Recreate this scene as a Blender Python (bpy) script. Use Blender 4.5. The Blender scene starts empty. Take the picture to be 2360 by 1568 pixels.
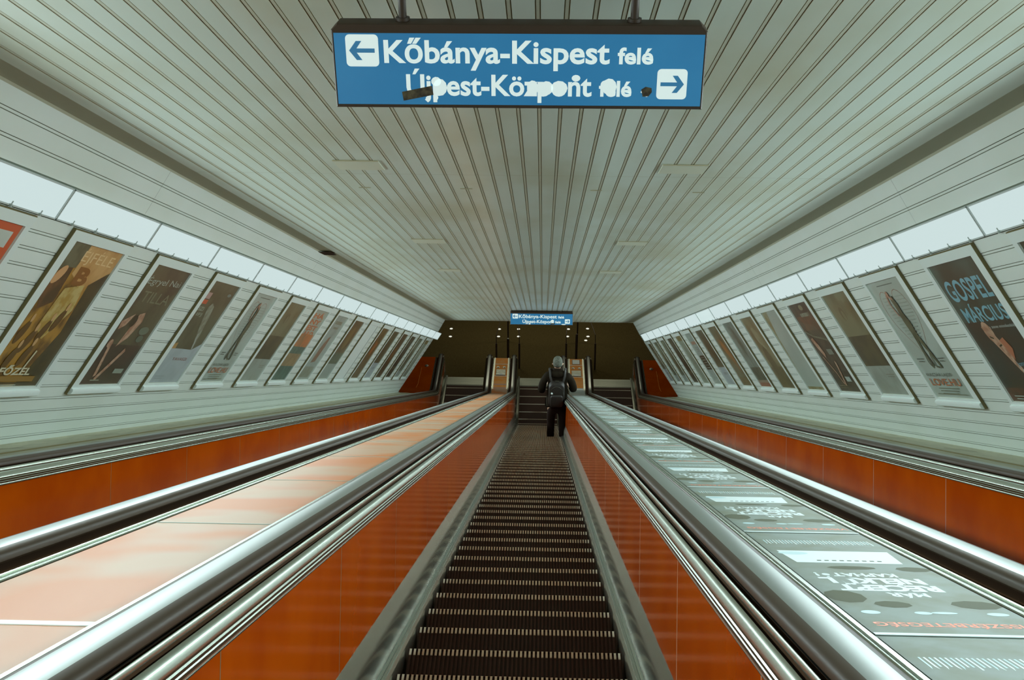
import bpy, bmesh, math, random
from mathutils import Vector, Matrix
random.seed(7)
SC = bpy.context.scene
COL = SC.collection
PI = math.pi

# ------------------------------------------------------------------ frame of the tunnel
# The tunnel runs down at 30 degrees.  (X, s, n): X to the right, s down along the slope, n square to it.
FPX = 2600.0
SN, CS = 0.5, math.sqrt(3) / 2
EYE = 1.34                      # eye above the line of the step noses, square to the slope
SB = 29.71                      # where the slope meets the level landing (nose line)
RC = 2.0                        # the bend's centre lies this far above the nose line
S1 = SB - RC * math.tan(PI / 12)
CZ = S1 * SN - (RC - EYE) * CS + RC      # camera height over the landing floor (z = 0)
CY = S1 * CS + (RC - EYE) * SN           # y of the bend's centre
VD = Vector((0, CS, -SN)); VN = Vector((0, SN, CS)); VX = Vector((1, 0, 0))
def W(X, s, n): return Vector((X, s * CS + n * SN, CZ - s * SN + n * CS))

# ------------------------------------------------------------------ camera, world, light, exposure
cam_d = bpy.data.cameras.new('camera'); cam = bpy.data.objects.new('camera', cam_d); COL.objects.link(cam)
cam_d.sensor_width = 36.0; cam_d.lens = 36.0 * FPX / 2360.0; cam_d.clip_end = 200; cam_d.clip_start = 0.05
PITCH = math.radians(30) - math.atan(76 / FPX)
YAW = math.atan(82 / FPX)       # looks slightly to the left of the tunnel's axis
cam.location = (0, 0, CZ)
cam.rotation_euler = (PI / 2 - PITCH, 0, YAW)
SC.camera = cam
SC.cycles.max_bounces = 6; SC.cycles.diffuse_bounces = 4; SC.cycles.glossy_bounces = 2; SC.cycles.caustics_reflective = False; SC.cycles.caustics_refractive = False
wd = bpy.data.worlds.new('world'); SC.world = wd; wd.use_nodes = True
wd.node_tree.nodes['Background'].inputs[0].default_value = (0.17, 0.15, 0.085, 1)
wd.node_tree.nodes['Background'].inputs[1].default_value = 0.22
SC.view_settings.view_transform = 'Standard'; SC.view_settings.look = 'None'
SC.view_settings.exposure = 0.0; SC.view_settings.gamma = 1.0; SC.view_settings.use_curve_mapping = False
LAMP_W = 15.5                    # watts per metre of lamp strip
LAMP_COL = (0.80, 0.985, 1.0)

# tunnel section, measured from its middle TC
TC = -0.115
KW = 0.643                      # lean of the side walls
WL = math.hypot(1, KW)
A_CEIL, N_CEIL = 2.27, 1.245
A_BAND = 2.11
A_LT, N_LT = 2.43, 0.956        # top edge of the light strip
N_LB = 0.79; A_LB = A_LT + KW * (N_LT - N_LB)
N_BASE = -0.53; A_BASE = A_LT + KW * (N_LT - N_BASE)
S_NEAR, S_PORT = -2.6, 27.2
def wall_pt(side, s, u, out=0.0):
    """u runs down the wall from the lower edge of the light strip, out = into the tunnel"""
    a = A_LB + u * KW / WL - out / WL
    n = N_LB - u / WL - out * KW / WL
    return W(TC + side * a, s, n)
def wall_matrix(side, s, u, out=0.0):
    """local x = reading direction, y = up the wall, z = into the tunnel"""
    x = -VD if side > 0 else VD.copy()
    y = (VX * (-side * KW) + VN) / WL
    z = x.cross(y)
    m = Matrix((x, y, z)).transposed().to_4x4()
    m.translation = wall_pt(side, s, u, out)
    return m
for side in (-1, 1):            # the fluorescent strips on both walls
    ld = bpy.data.lights.new('strip_light', 'AREA'); ld.shape = 'RECTANGLE'
    L = S_PORT - S_NEAR
    ld.size = L - 0.1; ld.size_y = 0.17; ld.energy = LAMP_W * L; ld.color = LAMP_COL; ld.spread = math.radians(155)
    lo = bpy.data.objects.new('strip_light', ld); COL.objects.link(lo)
    m = wall_matrix(side, (S_PORT + S_NEAR) / 2, -0.1, 0.03)
    lo.matrix_world = m @ Matrix.Rotation(PI, 4, 'X')

# ------------------------------------------------------------------ materials
def rgb(r, g, b):
    f = lambda c: (c / 255 / 12.92) if c / 255 <= 0.04045 else ((c / 255 + 0.055) / 1.055) ** 2.4
    return (f(r), f(g), f(b), 1)
def mat(name, col, rough=0.5, metal=0.0, coat=0.0, coat_rough=0.1, emit=None, es=0.0, col2=None, nscale=4.0, nstretch=(1, 1, 1), lo=0.35, hi=0.65, bump=0.0, spec=0.5, rvar=0.0, aniso=None, detail=4):
    m = bpy.data.materials.new(name); m.use_nodes = True
    nt = m.node_tree; b = nt.nodes['Principled BSDF']
    b.inputs['Base Color'].default_value = col
    b.inputs['Roughness'].default_value = rough; b.inputs['Metallic'].default_value = metal
    b.inputs['Coat Weight'].default_value = coat; b.inputs['Coat Roughness'].default_value = coat_rough
    b.inputs['Specular IOR Level'].default_value = spec
    if emit:
        b.inputs['Emission Color'].default_value = emit; b.inputs['Emission Strength'].default_value = es
    if col2 or bump or rvar:
        g = nt.nodes.new('ShaderNodeNewGeometry'); mp = nt.nodes.new('ShaderNodeMapping')
        mp.inputs['Rotation'].default_value = (math.radians(30), 0, 0)
        mp.inputs['Scale'].default_value = nstretch
        nz = nt.nodes.new('ShaderNodeTexNoise'); nz.inputs['Scale'].default_value = nscale; nz.inputs['Detail'].default_value = detail
        rp = nt.nodes.new('ShaderNodeMapRange'); rp.inputs['From Min'].default_value = lo; rp.inputs['From Max'].default_value = hi
        nt.links.new(g.outputs['Position'], mp.inputs['Vector']); nt.links.new(mp.outputs[0], nz.inputs['Vector'])
        nt.links.new(nz.outputs['Fac'], rp.inputs['Value'])
        if col2:
            mx = nt.nodes.new('ShaderNodeMix'); mx.data_type = 'RGBA'
            mx.inputs[6].default_value = col; mx.inputs[7].default_value = col2
            nt.links.new(rp.outputs[0], mx.inputs[0]); nt.links.new(mx.outputs[2], b.inputs['Base Color'])
        if rvar:
            r2 = nt.nodes.new('ShaderNodeMapRange'); r2.inputs['To Min'].default_value = rough; r2.inputs['To Max'].default_value = rough + rvar
            nt.links.new(rp.outputs[0], r2.inputs['Value']); nt.links.new(r2.outputs[0], b.inputs['Roughness'])
        if bump:
            bp = nt.nodes.new('ShaderNodeBump'); bp.inputs['Strength'].default_value = bump; bp.inputs['Distance'].default_value = 0.01
            nt.links.new(nz.outputs['Fac'], bp.inputs['Height']); nt.links.new(bp.outputs[0], b.inputs['Normal'])
    return m
M = {}
M['panel'] = mat('white_lacquered_slat', (0.69, 0.775, 0.68, 1), 0.42, coat=0.35, coat_rough=0.16, col2=(0.57, 0.59, 0.43, 1), nscale=0.9, nstretch=(1.4, 0.5, 1), lo=0.45, hi=0.72)
M['wallslat'] = mat('white_wall_slat', (0.76, 0.84, 0.79, 1), 0.4, col2=(0.72, 0.80, 0.73, 1), nscale=1.5)
M['joint'] = mat('dirty_and_shaded_joint', (0.15, 0.125, 0.05, 1), 0.8)  # real joint dirt, also painted shade beside the poster frames
M['cjoint'] = mat('ceiling_joint', (0.40, 0.36, 0.22, 1), 0.8)
M['joint2'] = mat('wall_joint', (0.26, 0.29, 0.22, 1), 0.8)
M['strip'] = mat('slat_joint_strip', (0.62, 0.64, 0.50, 1), 0.5)
M['band'] = mat('olive_recess', (0.50, 0.515, 0.38, 1), 0.6)
M['dark'] = mat('black_brown_metal', rgb(44, 26, 14), 0.5)
M['gap'] = mat('black_gap', (0.05, 0.024, 0.010, 1), 0.9, spec=0.1)
M['glow'] = mat('lit_acrylic', (0.10, 0.115, 0.105, 1), 0.6, spec=0.0, emit=(0.56, 0.68, 0.68, 1), es=1.0)
M['glowdim'] = mat('dim_acrylic', rgb(190, 205, 205), 0.4, emit=(0.5, 0.6, 0.6, 1), es=0.8)
M['greymetal'] = mat('grey_trim', (0.36, 0.42, 0.38, 1), 0.5)
M['steelgrey'] = mat('pale_panel_frame', (0.52, 0.58, 0.56, 1), 0.5)
M['steel'] = mat('brushed_steel', (0.50, 0.545, 0.465, 1), 0.27, metal=1.0, nscale=3, nstretch=(60, 0.4, 60))
M['steel2'] = mat('satin_steel', (0.50, 0.55, 0.47, 1), 0.42, metal=0.9)
M['rubber'] = mat('handrail_rubber', (0.040, 0.024, 0.012, 1), 0.45, spec=0.35)
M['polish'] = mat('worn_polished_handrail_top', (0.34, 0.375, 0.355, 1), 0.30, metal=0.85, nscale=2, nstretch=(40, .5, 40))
M['orange'] = mat('orange_laminate', (0.45, 0.070, 0.001, 1), 0.13, spec=0.12, col2=(0.36, 0.046, 0.001, 1), nscale=2)
M['pinkdeck'] = mat('glare_tinted_orange_laminate', (0.43, 0.128, 0.020, 1), 0.40, spec=0.3, coat=0.05, coat_rough=0.3, col2=(0.38, 0.22, 0.125, 1), nscale=2.6, nstretch=(1.0, 1.0, 1), lo=0.36, hi=0.60, detail=1)  # ceiling glare on the orange laminate is put into these pinkish colours
M['landdeck'] = mat('orange_landing_deck', (0.85, 0.29, 0.035, 1), 0.5, spec=0.1, col2=(0.80, 0.36, 0.10, 1), nscale=6)
M['addeck'] = mat('grey_green_deck', (0.30, 0.36, 0.32, 1), 0.38, coat=0.3, coat_rough=0.3)
M['tread'] = mat('dark_tread', (0.055, 0.024, 0.012, 1), 0.6, spec=0.25)
M['tip'] = mat('worn_cleat_tip', (0.95, 0.92, 0.72, 1), 0.35)
M['beige'] = mat('dusty_beige_trim_and_lit_seam', (0.44, 0.42, 0.30, 1), 0.6, col2=(0.35, 0.34, 0.24, 1), nscale=5, nstretch=(6, .6, 1))
M['floor'] = mat('dark_polished_floor', (0.085, 0.066, 0.026, 1), 0.012, spec=0.5, col2=(0.105, 0.082, 0.034, 1), nscale=30)
M['hall'] = mat('dark_hall', (0.05, 0.035, 0.018, 1), 0.8)
M['frame'] = mat('white_frame', (0.74, 0.83, 0.79, 1), 0.4)
M['lamp'] = mat('hall_lamp', (0.9, 0.9, 0.85, 1), 0.4, emit=(1, 1, 0.88, 1), es=9.0)

# ------------------------------------------------------------------ mesh helpers
class MB:
    def __init__(s): s.v = []; s.f = []; s.m = []
    def quad(s, *p, m=0):
        i = len(s.v); s.v += [Vector(q) for q in p]; s.f.append(tuple(range(i, i + len(p)))); s.m.append(m)
    def box(s, lo, hi, m=0, T=None):
        x0, y0, z0 = lo; x1, y1, z1 = hi; i = len(s.v)
        P = [(x0,y0,z0),(x1,y0,z0),(x1,y1,z0),(x0,y1,z0),(x0,y0,z1),(x1,y0,z1),(x1,y1,z1),(x0,y1,z1)]
        s.v += [(T(Vector(p)) if T else Vector(p)) for p in P]
        for f in ((0,3,2,1),(4,5,6,7),(0,1,5,4),(1,2,6,5),(2,3,7,6),(3,0,4,7)):
            s.f.append(tuple(i + k for k in f)); s.m.append(m)
    def bbox(s, lo, hi, b, m=0, T=None):
        """box with its vertical edges and top edge chamfered by b"""
        x0, y0, z0 = lo; x1, y1, z1 = hi
        def ring(d, z): return [(x0+d+b,y0+d,z),(x1-d-b,y0+d,z),(x1-d,y0+d+b,z),(x1-d,y1-d-b,z),(x1-d-b,y1-d,z),(x0+d+b,y1-d,z),(x0+d,y1-d-b,z),(x0+d,y0+d+b,z)]
        s.loft([ring(b, z0), ring(0, z0 + b), ring(0, z1 - b), ring(b, z1)], m=m, T=T)
    def loft(s, rings, m=0, T=None, closed=True, caps=True):
        i0 = len(s.v); n = len(rings[0])
        for r in rings: s.v += [(T(Vector(p)) if T else Vector(p)) for p in r]
        for j in range(len(rings) - 1):
            for k in range(n if closed else n - 1):
                a = i0 + j * n + k; b = i0 + j * n + (k + 1) % n
                s.f.append((a, b, b + n, a + n)); s.m.append(m)
        if caps and closed:
            s.f.append(tuple(i0 + k for k in reversed(range(n)))); s.m.append(m)
            s.f.append(tuple(i0 + (len(rings) - 1) * n + k for k in range(n))); s.m.append(m)
    def tube(s, pts, r, m=0, n=8, T=None):
        pts = [Vector(p) for p in pts]; rs = r if isinstance(r, (list, tuple)) else [r] * len(pts); rings = []
        for i, p in enumerate(pts):
            d = (pts[min(i + 1, len(pts) - 1)] - pts[max(i - 1, 0)]).normalized()
            a = d.orthogonal().normalized() if i == 0 else (a - d * a.dot(d)).normalized()
            b = d.cross(a)
            rings.append([p + (a * math.cos(t) + b * math.sin(t)) * rs[i] for t in [2 * PI * k / n for k in range(n)]])
        s.loft(rings, m=m, T=T)
    def disc(s, c, r, z, m=0, n=20, ry=None, T=None):
        ry = ry or r; i = len(s.v)
        P = [Vector((c[0] + r * math.cos(2 * PI * k / n), c[1] + ry * math.sin(2 * PI * k / n), z)) for k in range(n)]
        s.v += [(T(p) if T else p) for p in P]; s.f.append(tuple(range(i, i + n))); s.m.append(m)
    def build(s, name, mats, parent=None, local=False, sharp=38, fix=True):
        me = bpy.data.meshes.new(name)
        v = s.v
        if parent is not None and not local:
            mi = MW[parent.name].inverted(); v = [mi @ p for p in v]
        me.from_pydata([tuple(p) for p in v], [], s.f)
        if not isinstance(mats, (list, tuple)): mats = [mats]
        for q in mats: me.materials.append(q)
        me.polygons.foreach_set('material_index', s.m)
        bm = bmesh.new(); bm.from_mesh(me)
        if fix:
            bmesh.ops.remove_doubles(bm, verts=bm.verts, dist=1e-5)
            bmesh.ops.recalc_face_normals(bm, faces=bm.faces)
        ca = math.cos(math.radians(sharp))
        for f in bm.faces: f.smooth = True
        for e in bm.edges:
            if len(e.link_faces) != 2 or e.link_faces[0].normal.dot(e.link_faces[1].normal) < ca: e.smooth = False
        bm.to_mesh(me); bm.free()
        o = bpy.data.objects.new(name, me); COL.objects.link(o)
        if parent is not None: o.parent = parent
        return o
MW = {}
def tag(o, label=None, cat=None, group=None, kind=None):
    if label: o['label'] = label
    if cat: o['category'] = cat
    if group: o['group'] = group
    if kind: o['kind'] = kind
    return o
def thing(name, label, cat, mw=None, group=None):
    o = bpy.data.objects.new(name, None); COL.objects.link(o); o.empty_display_size = 0.1
    mw = mw if isinstance(mw, Matrix) else Matrix.Translation(mw)
    o.matrix_world = mw; MW[o.name] = mw.copy()
    return tag(o, label, cat, group)
def kids(o): return [c for c in bpy.data.objects if c.parent is o]
def dup(o, mw, label, group=None):
    """copy of a thing with copies of its parts and their sub-parts, mesh data shared"""
    r = o.copy(); COL.objects.link(r); r.matrix_world = mw; MW[r.name] = mw.copy()
    tag(r, label, group=group)
    for c in list(o.children):
        k = c.copy(); COL.objects.link(k); k.parent = r
        for g in c.children:
            d = g.copy(); COL.objects.link(d); d.parent = k
    return r

# flat text outlines
_txt = {}
def text_mesh(body, bold=0.0):
    key = (body, bold)
    if key in _txt: return _txt[key]
    cu = bpy.data.curves.new('t', 'FONT'); cu.body = body; cu.size = 1.0; cu.offset = bold; cu.resolution_u = 4
    o = bpy.data.objects.new('t', cu); COL.objects.link(o)
    dg = bpy.context.evaluated_depsgraph_get()
    me = o.evaluated_get(dg).to_mesh()
    v = [Vector(p.co) for p in me.vertices]; f = [tuple(p.vertices) for p in me.polygons]
    o.evaluated_get(dg).to_mesh_clear()
    bpy.data.objects.remove(o); bpy.data.curves.remove(cu)
    _txt[key] = (v, f); return _txt[key]
def put_text(mb, body, x0, x1, y0, cap, z, m=0, bold=0.02, rot=0.0, T=None, shear=0.0):
    """fit the words between x0 and x1 on the base line y0, capitals cap high"""
    v, f = text_mesh(body, bold)
    if not v: return
    a = min(p.x for p in v); b = max(p.x for p in v)
    kx = (x1 - x0) / max(b - a, 1e-6); ky = cap / 0.73
    i = len(mb.v); c, s_ = math.cos(rot), math.sin(rot)
    for p in v:
        x = (p.x - a) * kx; y = p.y * ky; x += shear * y
        q = Vector((x0 + x * c - y * s_, y0 + x * s_ + y * c, z))
        mb.v.append(T(q) if T else q)
    for g in f: mb.f.append(tuple(i + k for k in g)); mb.m.append(m)

# ------------------------------------------------------------------ sweeps down the tunnel
def straight(sec, s0, s1, mb, m=0, mats=None):
    """sec: list of (X, n) -> strip between s0 and s1"""
    i = len(mb.v); k = len(sec)
    mb.v += [W(x, s0, n) for x, n in sec] + [W(x, s1, n) for x, n in sec]
    for j in range(k - 1):
        mb.f.append((i + j, i + j + 1, i + k + j + 1, i + k + j)); mb.m.append(mats[j] if mats else m)
def frames(s0, flat, vref=0.0, s_end=None):
    """stations along the balustrade: straight, bend, level"""
    st = []
    if s_end is not None:
        return [('s', s0), ('s', s_end)]
    st.append(('s', s0)); st.append(('s', S1))
    for k in range(1, 9): st.append(('a', math.radians(30) * k / 8))
    st.append(('f', flat))
    return st
def place(st, X, v):
    k, t = st
    if k == 's': return W(X, t, v - EYE)
    if k == 'a':
        an = math.radians(30) - t
        return Vector((X, CY - (RC - v) * math.sin(an), RC - (RC - v) * math.cos(an)))
    return Vector((X, CY + t, v))
FLAT0 = 0.0
TAN_B = RC * math.tan(PI / 12)     # level metres already used by the bend at the nose line
def sweep(mb, sec, stations, m=0, closed=False, caps=True, mats=None):
    i = len(mb.v); n = len(sec)
    for st in stations: mb.v += [place(st, x, v) for x, v in sec]
    for j in range(len(stations) - 1):
        for k in range(n if closed else n - 1):
            a = i + j * n + k; b = i + j * n + (k + 1) % n
            mb.f.append((a, b, b + n, a + n)); mb.m.append(mats[k] if mats else m)
    if closed and caps:
        mb.f.append(tuple(i + k for k in range(n))); mb.m.append(m)
        e = i + (len(stations) - 1) * n
        mb.f.append(tuple(e + k for k in reversed(range(n)))); mb.m.append(m)
# 'f' t is measured from the bend centre's y; the slope/level corner lies TAN_B(before) so Delta = t + TAN_B
def FL(delta): return delta - TAN_B

# ------------------------------------------------------------------ ceiling and walls
def slat_section(p0, p1, pitch, outn, gap=0.021, start=0.0):
    """boards between two section points; outn points away from the room. returns points and per-face material"""
    p0 = Vector(p0); p1 = Vector(p1); L = (p1 - p0).length; d = (p1 - p0) / L; o = Vector(outn).normalized()
    pts = [p0]; mt = []
    t = start if start else pitch
    prof = [(0, 0), (.0008, .006), (.0038, .006), (.0042, .0015), (.0168, .0015), (.0172, .006), (.0202, .006), (.021, 0)]
    ms = [1, 1, 1, 2, 1, 1, 1]
    while t < L - 0.03:
        for k, (a, b) in enumerate(prof):
            pts.append(p0 + d * (t - .021 + a) + o * b)
            mt.append(0 if k == 0 else ms[k - 1])
        t += pitch
    pts.append(p1); mt.append(0)
    return [(p.x, p.y) for p in pts], mt
seams = [S_NEAR, 2.12, 7.08, 12.04, 17.0, 21.96, S_PORT]
mb = MB()
sec, ms = slat_section((TC - A_BAND, N_CEIL), (TC + A_BAND, N_CEIL), 0.1, (0, 1))
for a, b in zip(seams, seams[1:]): straight(sec, a + 0.002, b - 0.002, mb, mats=ms)
def cz(px, py):
    s = FPX * N_CEIL / (860 - py); return (px - 1262) * s / FPX, s
for x0, x1, y0, y1 in ((765, 872, 372, 392), (1532, 1637, 374, 393), (952, 1026, 553, 562), (1432, 1500, 553, 561), (1015, 1065, 622, 627), (1392, 1440, 622, 627)):
    X0, sa = cz(x0, y0); X1, _ = cz(x1, y0); _, sb = cz(x0, y1)      # loose ends of boards, sagging a little
    mb.box((X0, sa, N_CEIL - 0.006), (X1, sb, N_CEIL - 0.001), m=2, T=lambda p: W(p.x, p.y, p.z))
    mb.box((X0, sa - .01, N_CEIL - 0.0065), (X1, sa, N_CEIL - 0.001), m=1, T=lambda p: W(p.x, p.y, p.z))
for x0, x1, y in ((828, 855, 434), (1064, 1092, 434), (1366, 1392, 435), (1601, 1628, 437)):
    X0, sa = cz(x0, y); X1, _ = cz(x1, y)
    mb.box((X0, sa, N_CEIL - 0.004), (X1, sa + .015, N_CEIL - 0.001), m=1, T=lambda p: W(p.x, p.y, p.z))
# backing sheet above the boards closes the seams
straight([(TC - A_BAND, N_CEIL + .012), (TC + A_BAND, N_CEIL + .012)], S_NEAR, S_PORT, mb, m=1)
for sd in (-1, 1):   # olive recess along both edges of the ceiling
    straight([(TC + sd * A_BAND, N_CEIL), (TC + sd * A_BAND, N_CEIL + .012), (TC + sd * (A_BAND + .012), N_CEIL + .013), (TC + sd * (A_CEIL - .012), N_CEIL + .010), (TC + sd * A_CEIL, N_CEIL)], S_NEAR, S_PORT, mb, m=3)
# end of the ceiling over the landing
mb.quad(W(TC - A_CEIL, S_PORT, N_CEIL), W(TC + A_CEIL, S_PORT, N_CEIL), W(TC + A_CEIL, S_PORT, N_CEIL + .2), W(TC - A_CEIL, S_PORT, N_CEIL + .2), m=3)
tag(mb.build('ceiling', [M['panel'], M['cjoint'], M['strip'], M['band']], fix=False), kind='structure')
# dark notch where a strip of the recess is missing, left side
X0, sa = cz(742, 586)
for sd, nm in ((-1, 'wall_left'), (1, 'wall_right')):
    mb = MB()
    o = (sd * 1.0, KW)
    # sloping valance over the lamps
    sec, ms = slat_section((TC + sd * A_CEIL, N_CEIL), (TC + sd * A_LT, N_LT + 0.012), 0.112, (sd, .6))
    for a, b in zip(seams, seams[1:]): straight(sec, a + 0.001, b - 0.001, mb, mats=ms)
    # lamp recess
    q = lambda u, out: (TC + sd * (A_LB + u * KW / WL - out / WL), N_LB - u / WL - out * KW / WL)
    straight([(TC + sd * A_LT, N_LT + .012), q(-.205, -.012), q(-.205, -.06), q(0.004, -.06), q(0.004, 0)], S_NEAR, S_PORT, mb, m=1)
    L = (N_LB - N_BASE) * WL
    sec, ms = slat_section(q(0.006, 0), q(L, 0), 0.1003, (sd, KW))
    straight(sec, S_NEAR, S_PORT, mb, mats=ms)
    # square edge at the portal
    t = 0.10
    e = [(TC + sd * A_CEIL, N_CEIL), (TC + sd * A_LT, N_LT), q(0, 0), q(L, 0), q(L, -t), q(0, -t), (TC + sd * (A_LT + .1), N_LT + .05), (TC + sd * (A_CEIL + .1), N_CEIL + .05)]
    i = len(mb.v); mb.v += [W(x, S_PORT + .001, n) for x, n in e]
    for f in ((0, 1, 6, 7), (1, 2, 5, 6), (2, 3, 4, 5)): mb.f.append(tuple(i + k for k in f)); mb.m.append(3)
    tag(mb.build(nm, [M['wallslat'], M['joint2'], M['wallslat'], M['greymetal']], fix=False), kind='structure')
mb = MB(); straight([(TC - A_CEIL + .005, N_CEIL - .004), (TC - A_BAND - .02, N_CEIL - .004)], sa - .02, sa + .30, mb)
tag(mb.build('trim_3', M['gap'], fix=False), kind='structure')

# ------------------------------------------------------------------ lamp panels
PIT = 1.38
def light_panel_parts(t):
    f = MB()
    w = PIT - 0.006
    for lo, hi in (((0, -.197, -.004), (w, -.189, .010)), ((0, -.008, -.004), (w, .000, .010)), ((0, -.197, -.004), (.008, 0, .010)), ((w - .008, -.197, -.004), (w, 0, .010))):
        f.box((lo[0], -hi[1] if False else lo[1], lo[2]), hi)
    f.build('frame', M['steelgrey'], t, local=True)
    d = MB(); d.box((.007, -.190, -.002), (w - .007, -.007, .004)); d.build('diffuser', M['glow'], t, local=True)
    for k in range(4):
        c = MB(); x = .2 + k * (w - .4) / 3
        c.box((x - .008, -.200, .008), (x + .008, -.186, .020)); c.box((x - .003, -.19, .012), (x + .003, -.168, .016))
        c.build('clip', M['greymetal'], t, local=True)
def panel_matrix(sd, s0):
    # local origin = upper corner where reading starts
    s = s0 + (PIT if sd > 0 else 0)
    return wall_matrix(sd, s, -0.003 - .196, 0.0)
protoL = None; nlamp = 0
ABOVE_R = ['poster cut by the right edge of the photo', 'poster reading GOSPEL MÁRCIUS', 'right wall\'s LOVE.HU poster', 'right wall\'s ringed brown poster', 'right wall\'s dark collage poster', 'right wall\'s nearly blank pale poster',
 'right wall\'s tan poster next to the blank one', 'blue-grey poster with a red foot', 'right wall\'s ochre poster with an orange slash', 'right wall\'s brown poster with bluish white foot', 'poster with the dark block of text lines',
 'right wall\'s pale greenish poster', 'right wall\'s fourth-last poster', 'right wall\'s third-last poster', 'right wall\'s last poster but one', 'bare end of the right wall']
ABOVE_L = ['orange-red poster corner at the left edge', 'big golden poster on the left wall', 'poster of the bare-armed dancer', 'poster with the red square and leaning figure', 'left wall\'s LOVE.HU poster', 'left wall\'s brown poster beyond LOVE.HU', 'poster with big orange letters',
 'left wall\'s pale poster with reddish figure', 'left wall\'s brown-to-teal poster', 'blank white frame on the left wall', 'left wall\'s brown poster with orange patch', 'left wall\'s brown poster with bluish white foot', 'left wall\'s reddish brown oval poster',
 'left wall\'s third-last poster', 'left wall\'s last poster but one', 'very last poster of the left wall']
for sd, s_first in ((-1, 7.385 - 7 * PIT), (1, 6.23 - 6 * PIT)):
    k = 0; s0 = s_first
    while s0 < S_PORT - 0.4:
        if s0 > S_NEAR:
            a = max(s0, S_NEAR)
            side_w = 'left' if sd < 0 else 'right'
            kk = round((a - (6.23 if sd > 0 else 6.005)) / PIT) + 1
            if 0 <= kk < 16: lab = 'glowing light panel above the ' + (ABOVE_R if sd > 0 else ABOVE_L)[kk]
            else: lab = 'glowing light panel of the strip on the %s wall, nearer than every poster' % side_w
            if protoL is None:
                protoL = thing('light_panel', lab, 'light', panel_matrix(sd, a), group='light panels along the left wall'); light_panel_parts(protoL)
            else:
                r = dup(protoL, panel_matrix(sd, a), lab, 'light panels along the %s wall' % side_w)
                if sd > 0 and abs(s0 - (6.23 + 7 * PIT)) < .1:
                    r['label'] = 'dimmer light panel above the right wall\'s ochre poster with an orange slash'
                    for c in r.children:
                        if c.name.startswith('diffuser'):
                            c.data = c.data.copy(); c.data.materials[0] = M['glowdim']
            nlamp += 1
        s0 += PIT

# ------------------------------------------------------------------ outer trims beside the walls
AX = {'left': -0.115 - 2.035, 'centre': -0.115, 'right': -0.115 + 2.035}
for sd, nm, ax in ((-1, 'trim_1', AX['left']), (1, 'trim_2', AX['right'])):
    mb = MB(); x0 = ax + sd * .815; x1 = TC + sd * (A_BASE - .002); xm = x0 + (x1 - x0) * .5
    st = [('s', S_NEAR), ('s', S_PORT + .25)]
    sweep(mb, [(x0, .80), (xm, .803), (xm + sd * .004, .812), (x1 - sd * .02, .815), (x1, .83)], st, mats=[0, 1, 0, 0])
    k = 0; s = 4.2
    while s < 26:     # lapped sheet joints, dirty along the crease
        for a, b, c, d in ((s, .07, s + .42, .20), (s + .42, .20, s + .60, .17), (s + .9, .44, s + 1.3, .34)):
            pa = (x0 + sd * b, a); pb = (x0 + sd * d, c)
            vv = .805 if b < .25 else .818
            mb.quad(place(('s', pa[1]), pa[0], vv), place(('s', pb[1]), pb[0], vv), place(('s', pb[1] + .02), pb[0] + sd * .006, vv), place(('s', pa[1] + .02), pa[0] + sd * .006, vv), m=1)
        s += 1.62
    tag(mb.build(nm, [M['beige'], M['joint']]), kind='structure')

# ------------------------------------------------------------------ steps
NOSE_Y0 = 5.02 * CS - EYE * SN          # a nose passes here
def nose_z(y):
    """height of the nose line at world y"""
    ya = CY - RC * SN
    if y <= ya: return RC - RC * CS + (ya - y) * math.tan(math.radians(30))
    if y >= CY: return 0.0
    return RC - math.sqrt(RC * RC - (CY - y) ** 2)
def step_mesh():
    mb = MB(); w = .512; n = 50; p = 2 * w / n
    # ridged tread, local origin at the middle of the nose, x across, y forward, z up
    prof = []
    for k in range(n):
        x = -w + k * p
        prof += [(x, -.010), (x + .0045, -.010), (x + .0050, 0), (x + .0150, 0), (x + .0155, -.010)]
    prof.append((w, -.010))
    i = len(mb.v); k = len(prof)
    for y in (-.398, -.002): mb.v += [Vector((x, y, z)) for x, z in prof]
    for j in range(k - 1): mb.f.append((i + j, i + j + 1, i + k + j + 1, i + k + j)); mb.m.append(0)
    # ridged riser
    i = len(mb.v); pr = [(x, (0.0 if z < -.005 else .009)) for x, z in prof]
    for z in (-.002, -.235): mb.v += [Vector((x, y - .006, z)) for x, y in pr]
    for j in range(k - 1): mb.f.append((i + j, i + j + 1, i + k + j + 1, i + k + j)); mb.m.append(0)
    mb.box((-w, -.39, -.05), (w, -.012, -.0102), m=0)
    # bright worn cleat ends along the nose
    for j in range(n):
        x = -w + j * p + .0047
        mb.loft([[(x, -.046, .0005), (x + .0108, -.046, .0005), (x + .0108, -.003, .0005), (x, -.003, .0005)],
                 [(x + .0005, -.043, .0035), (x + .0103, -.043, .0035), (x + .0103, -.006, .0035), (x + .0005, -.006, .0035)]], m=1)
    return mb
step_me = None
HSEC = [(.617, .822), (.6165, .834), (.622, .844), (.633, .850), (.646, .8525), (.662, .8545), (.677, .855), (.695, .8545), (.711, .8525), (.722, .850), (.732, .844), (.7375, .834), (.737, .822), (.731, .815), (.726, .820), (.628, .820), (.623, .815)]
HMAT = [1, 1, 1, 1, 0, 0, 0, 0, 1, 1, 1, 1, 1, 1, 1, 1, 1]
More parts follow.
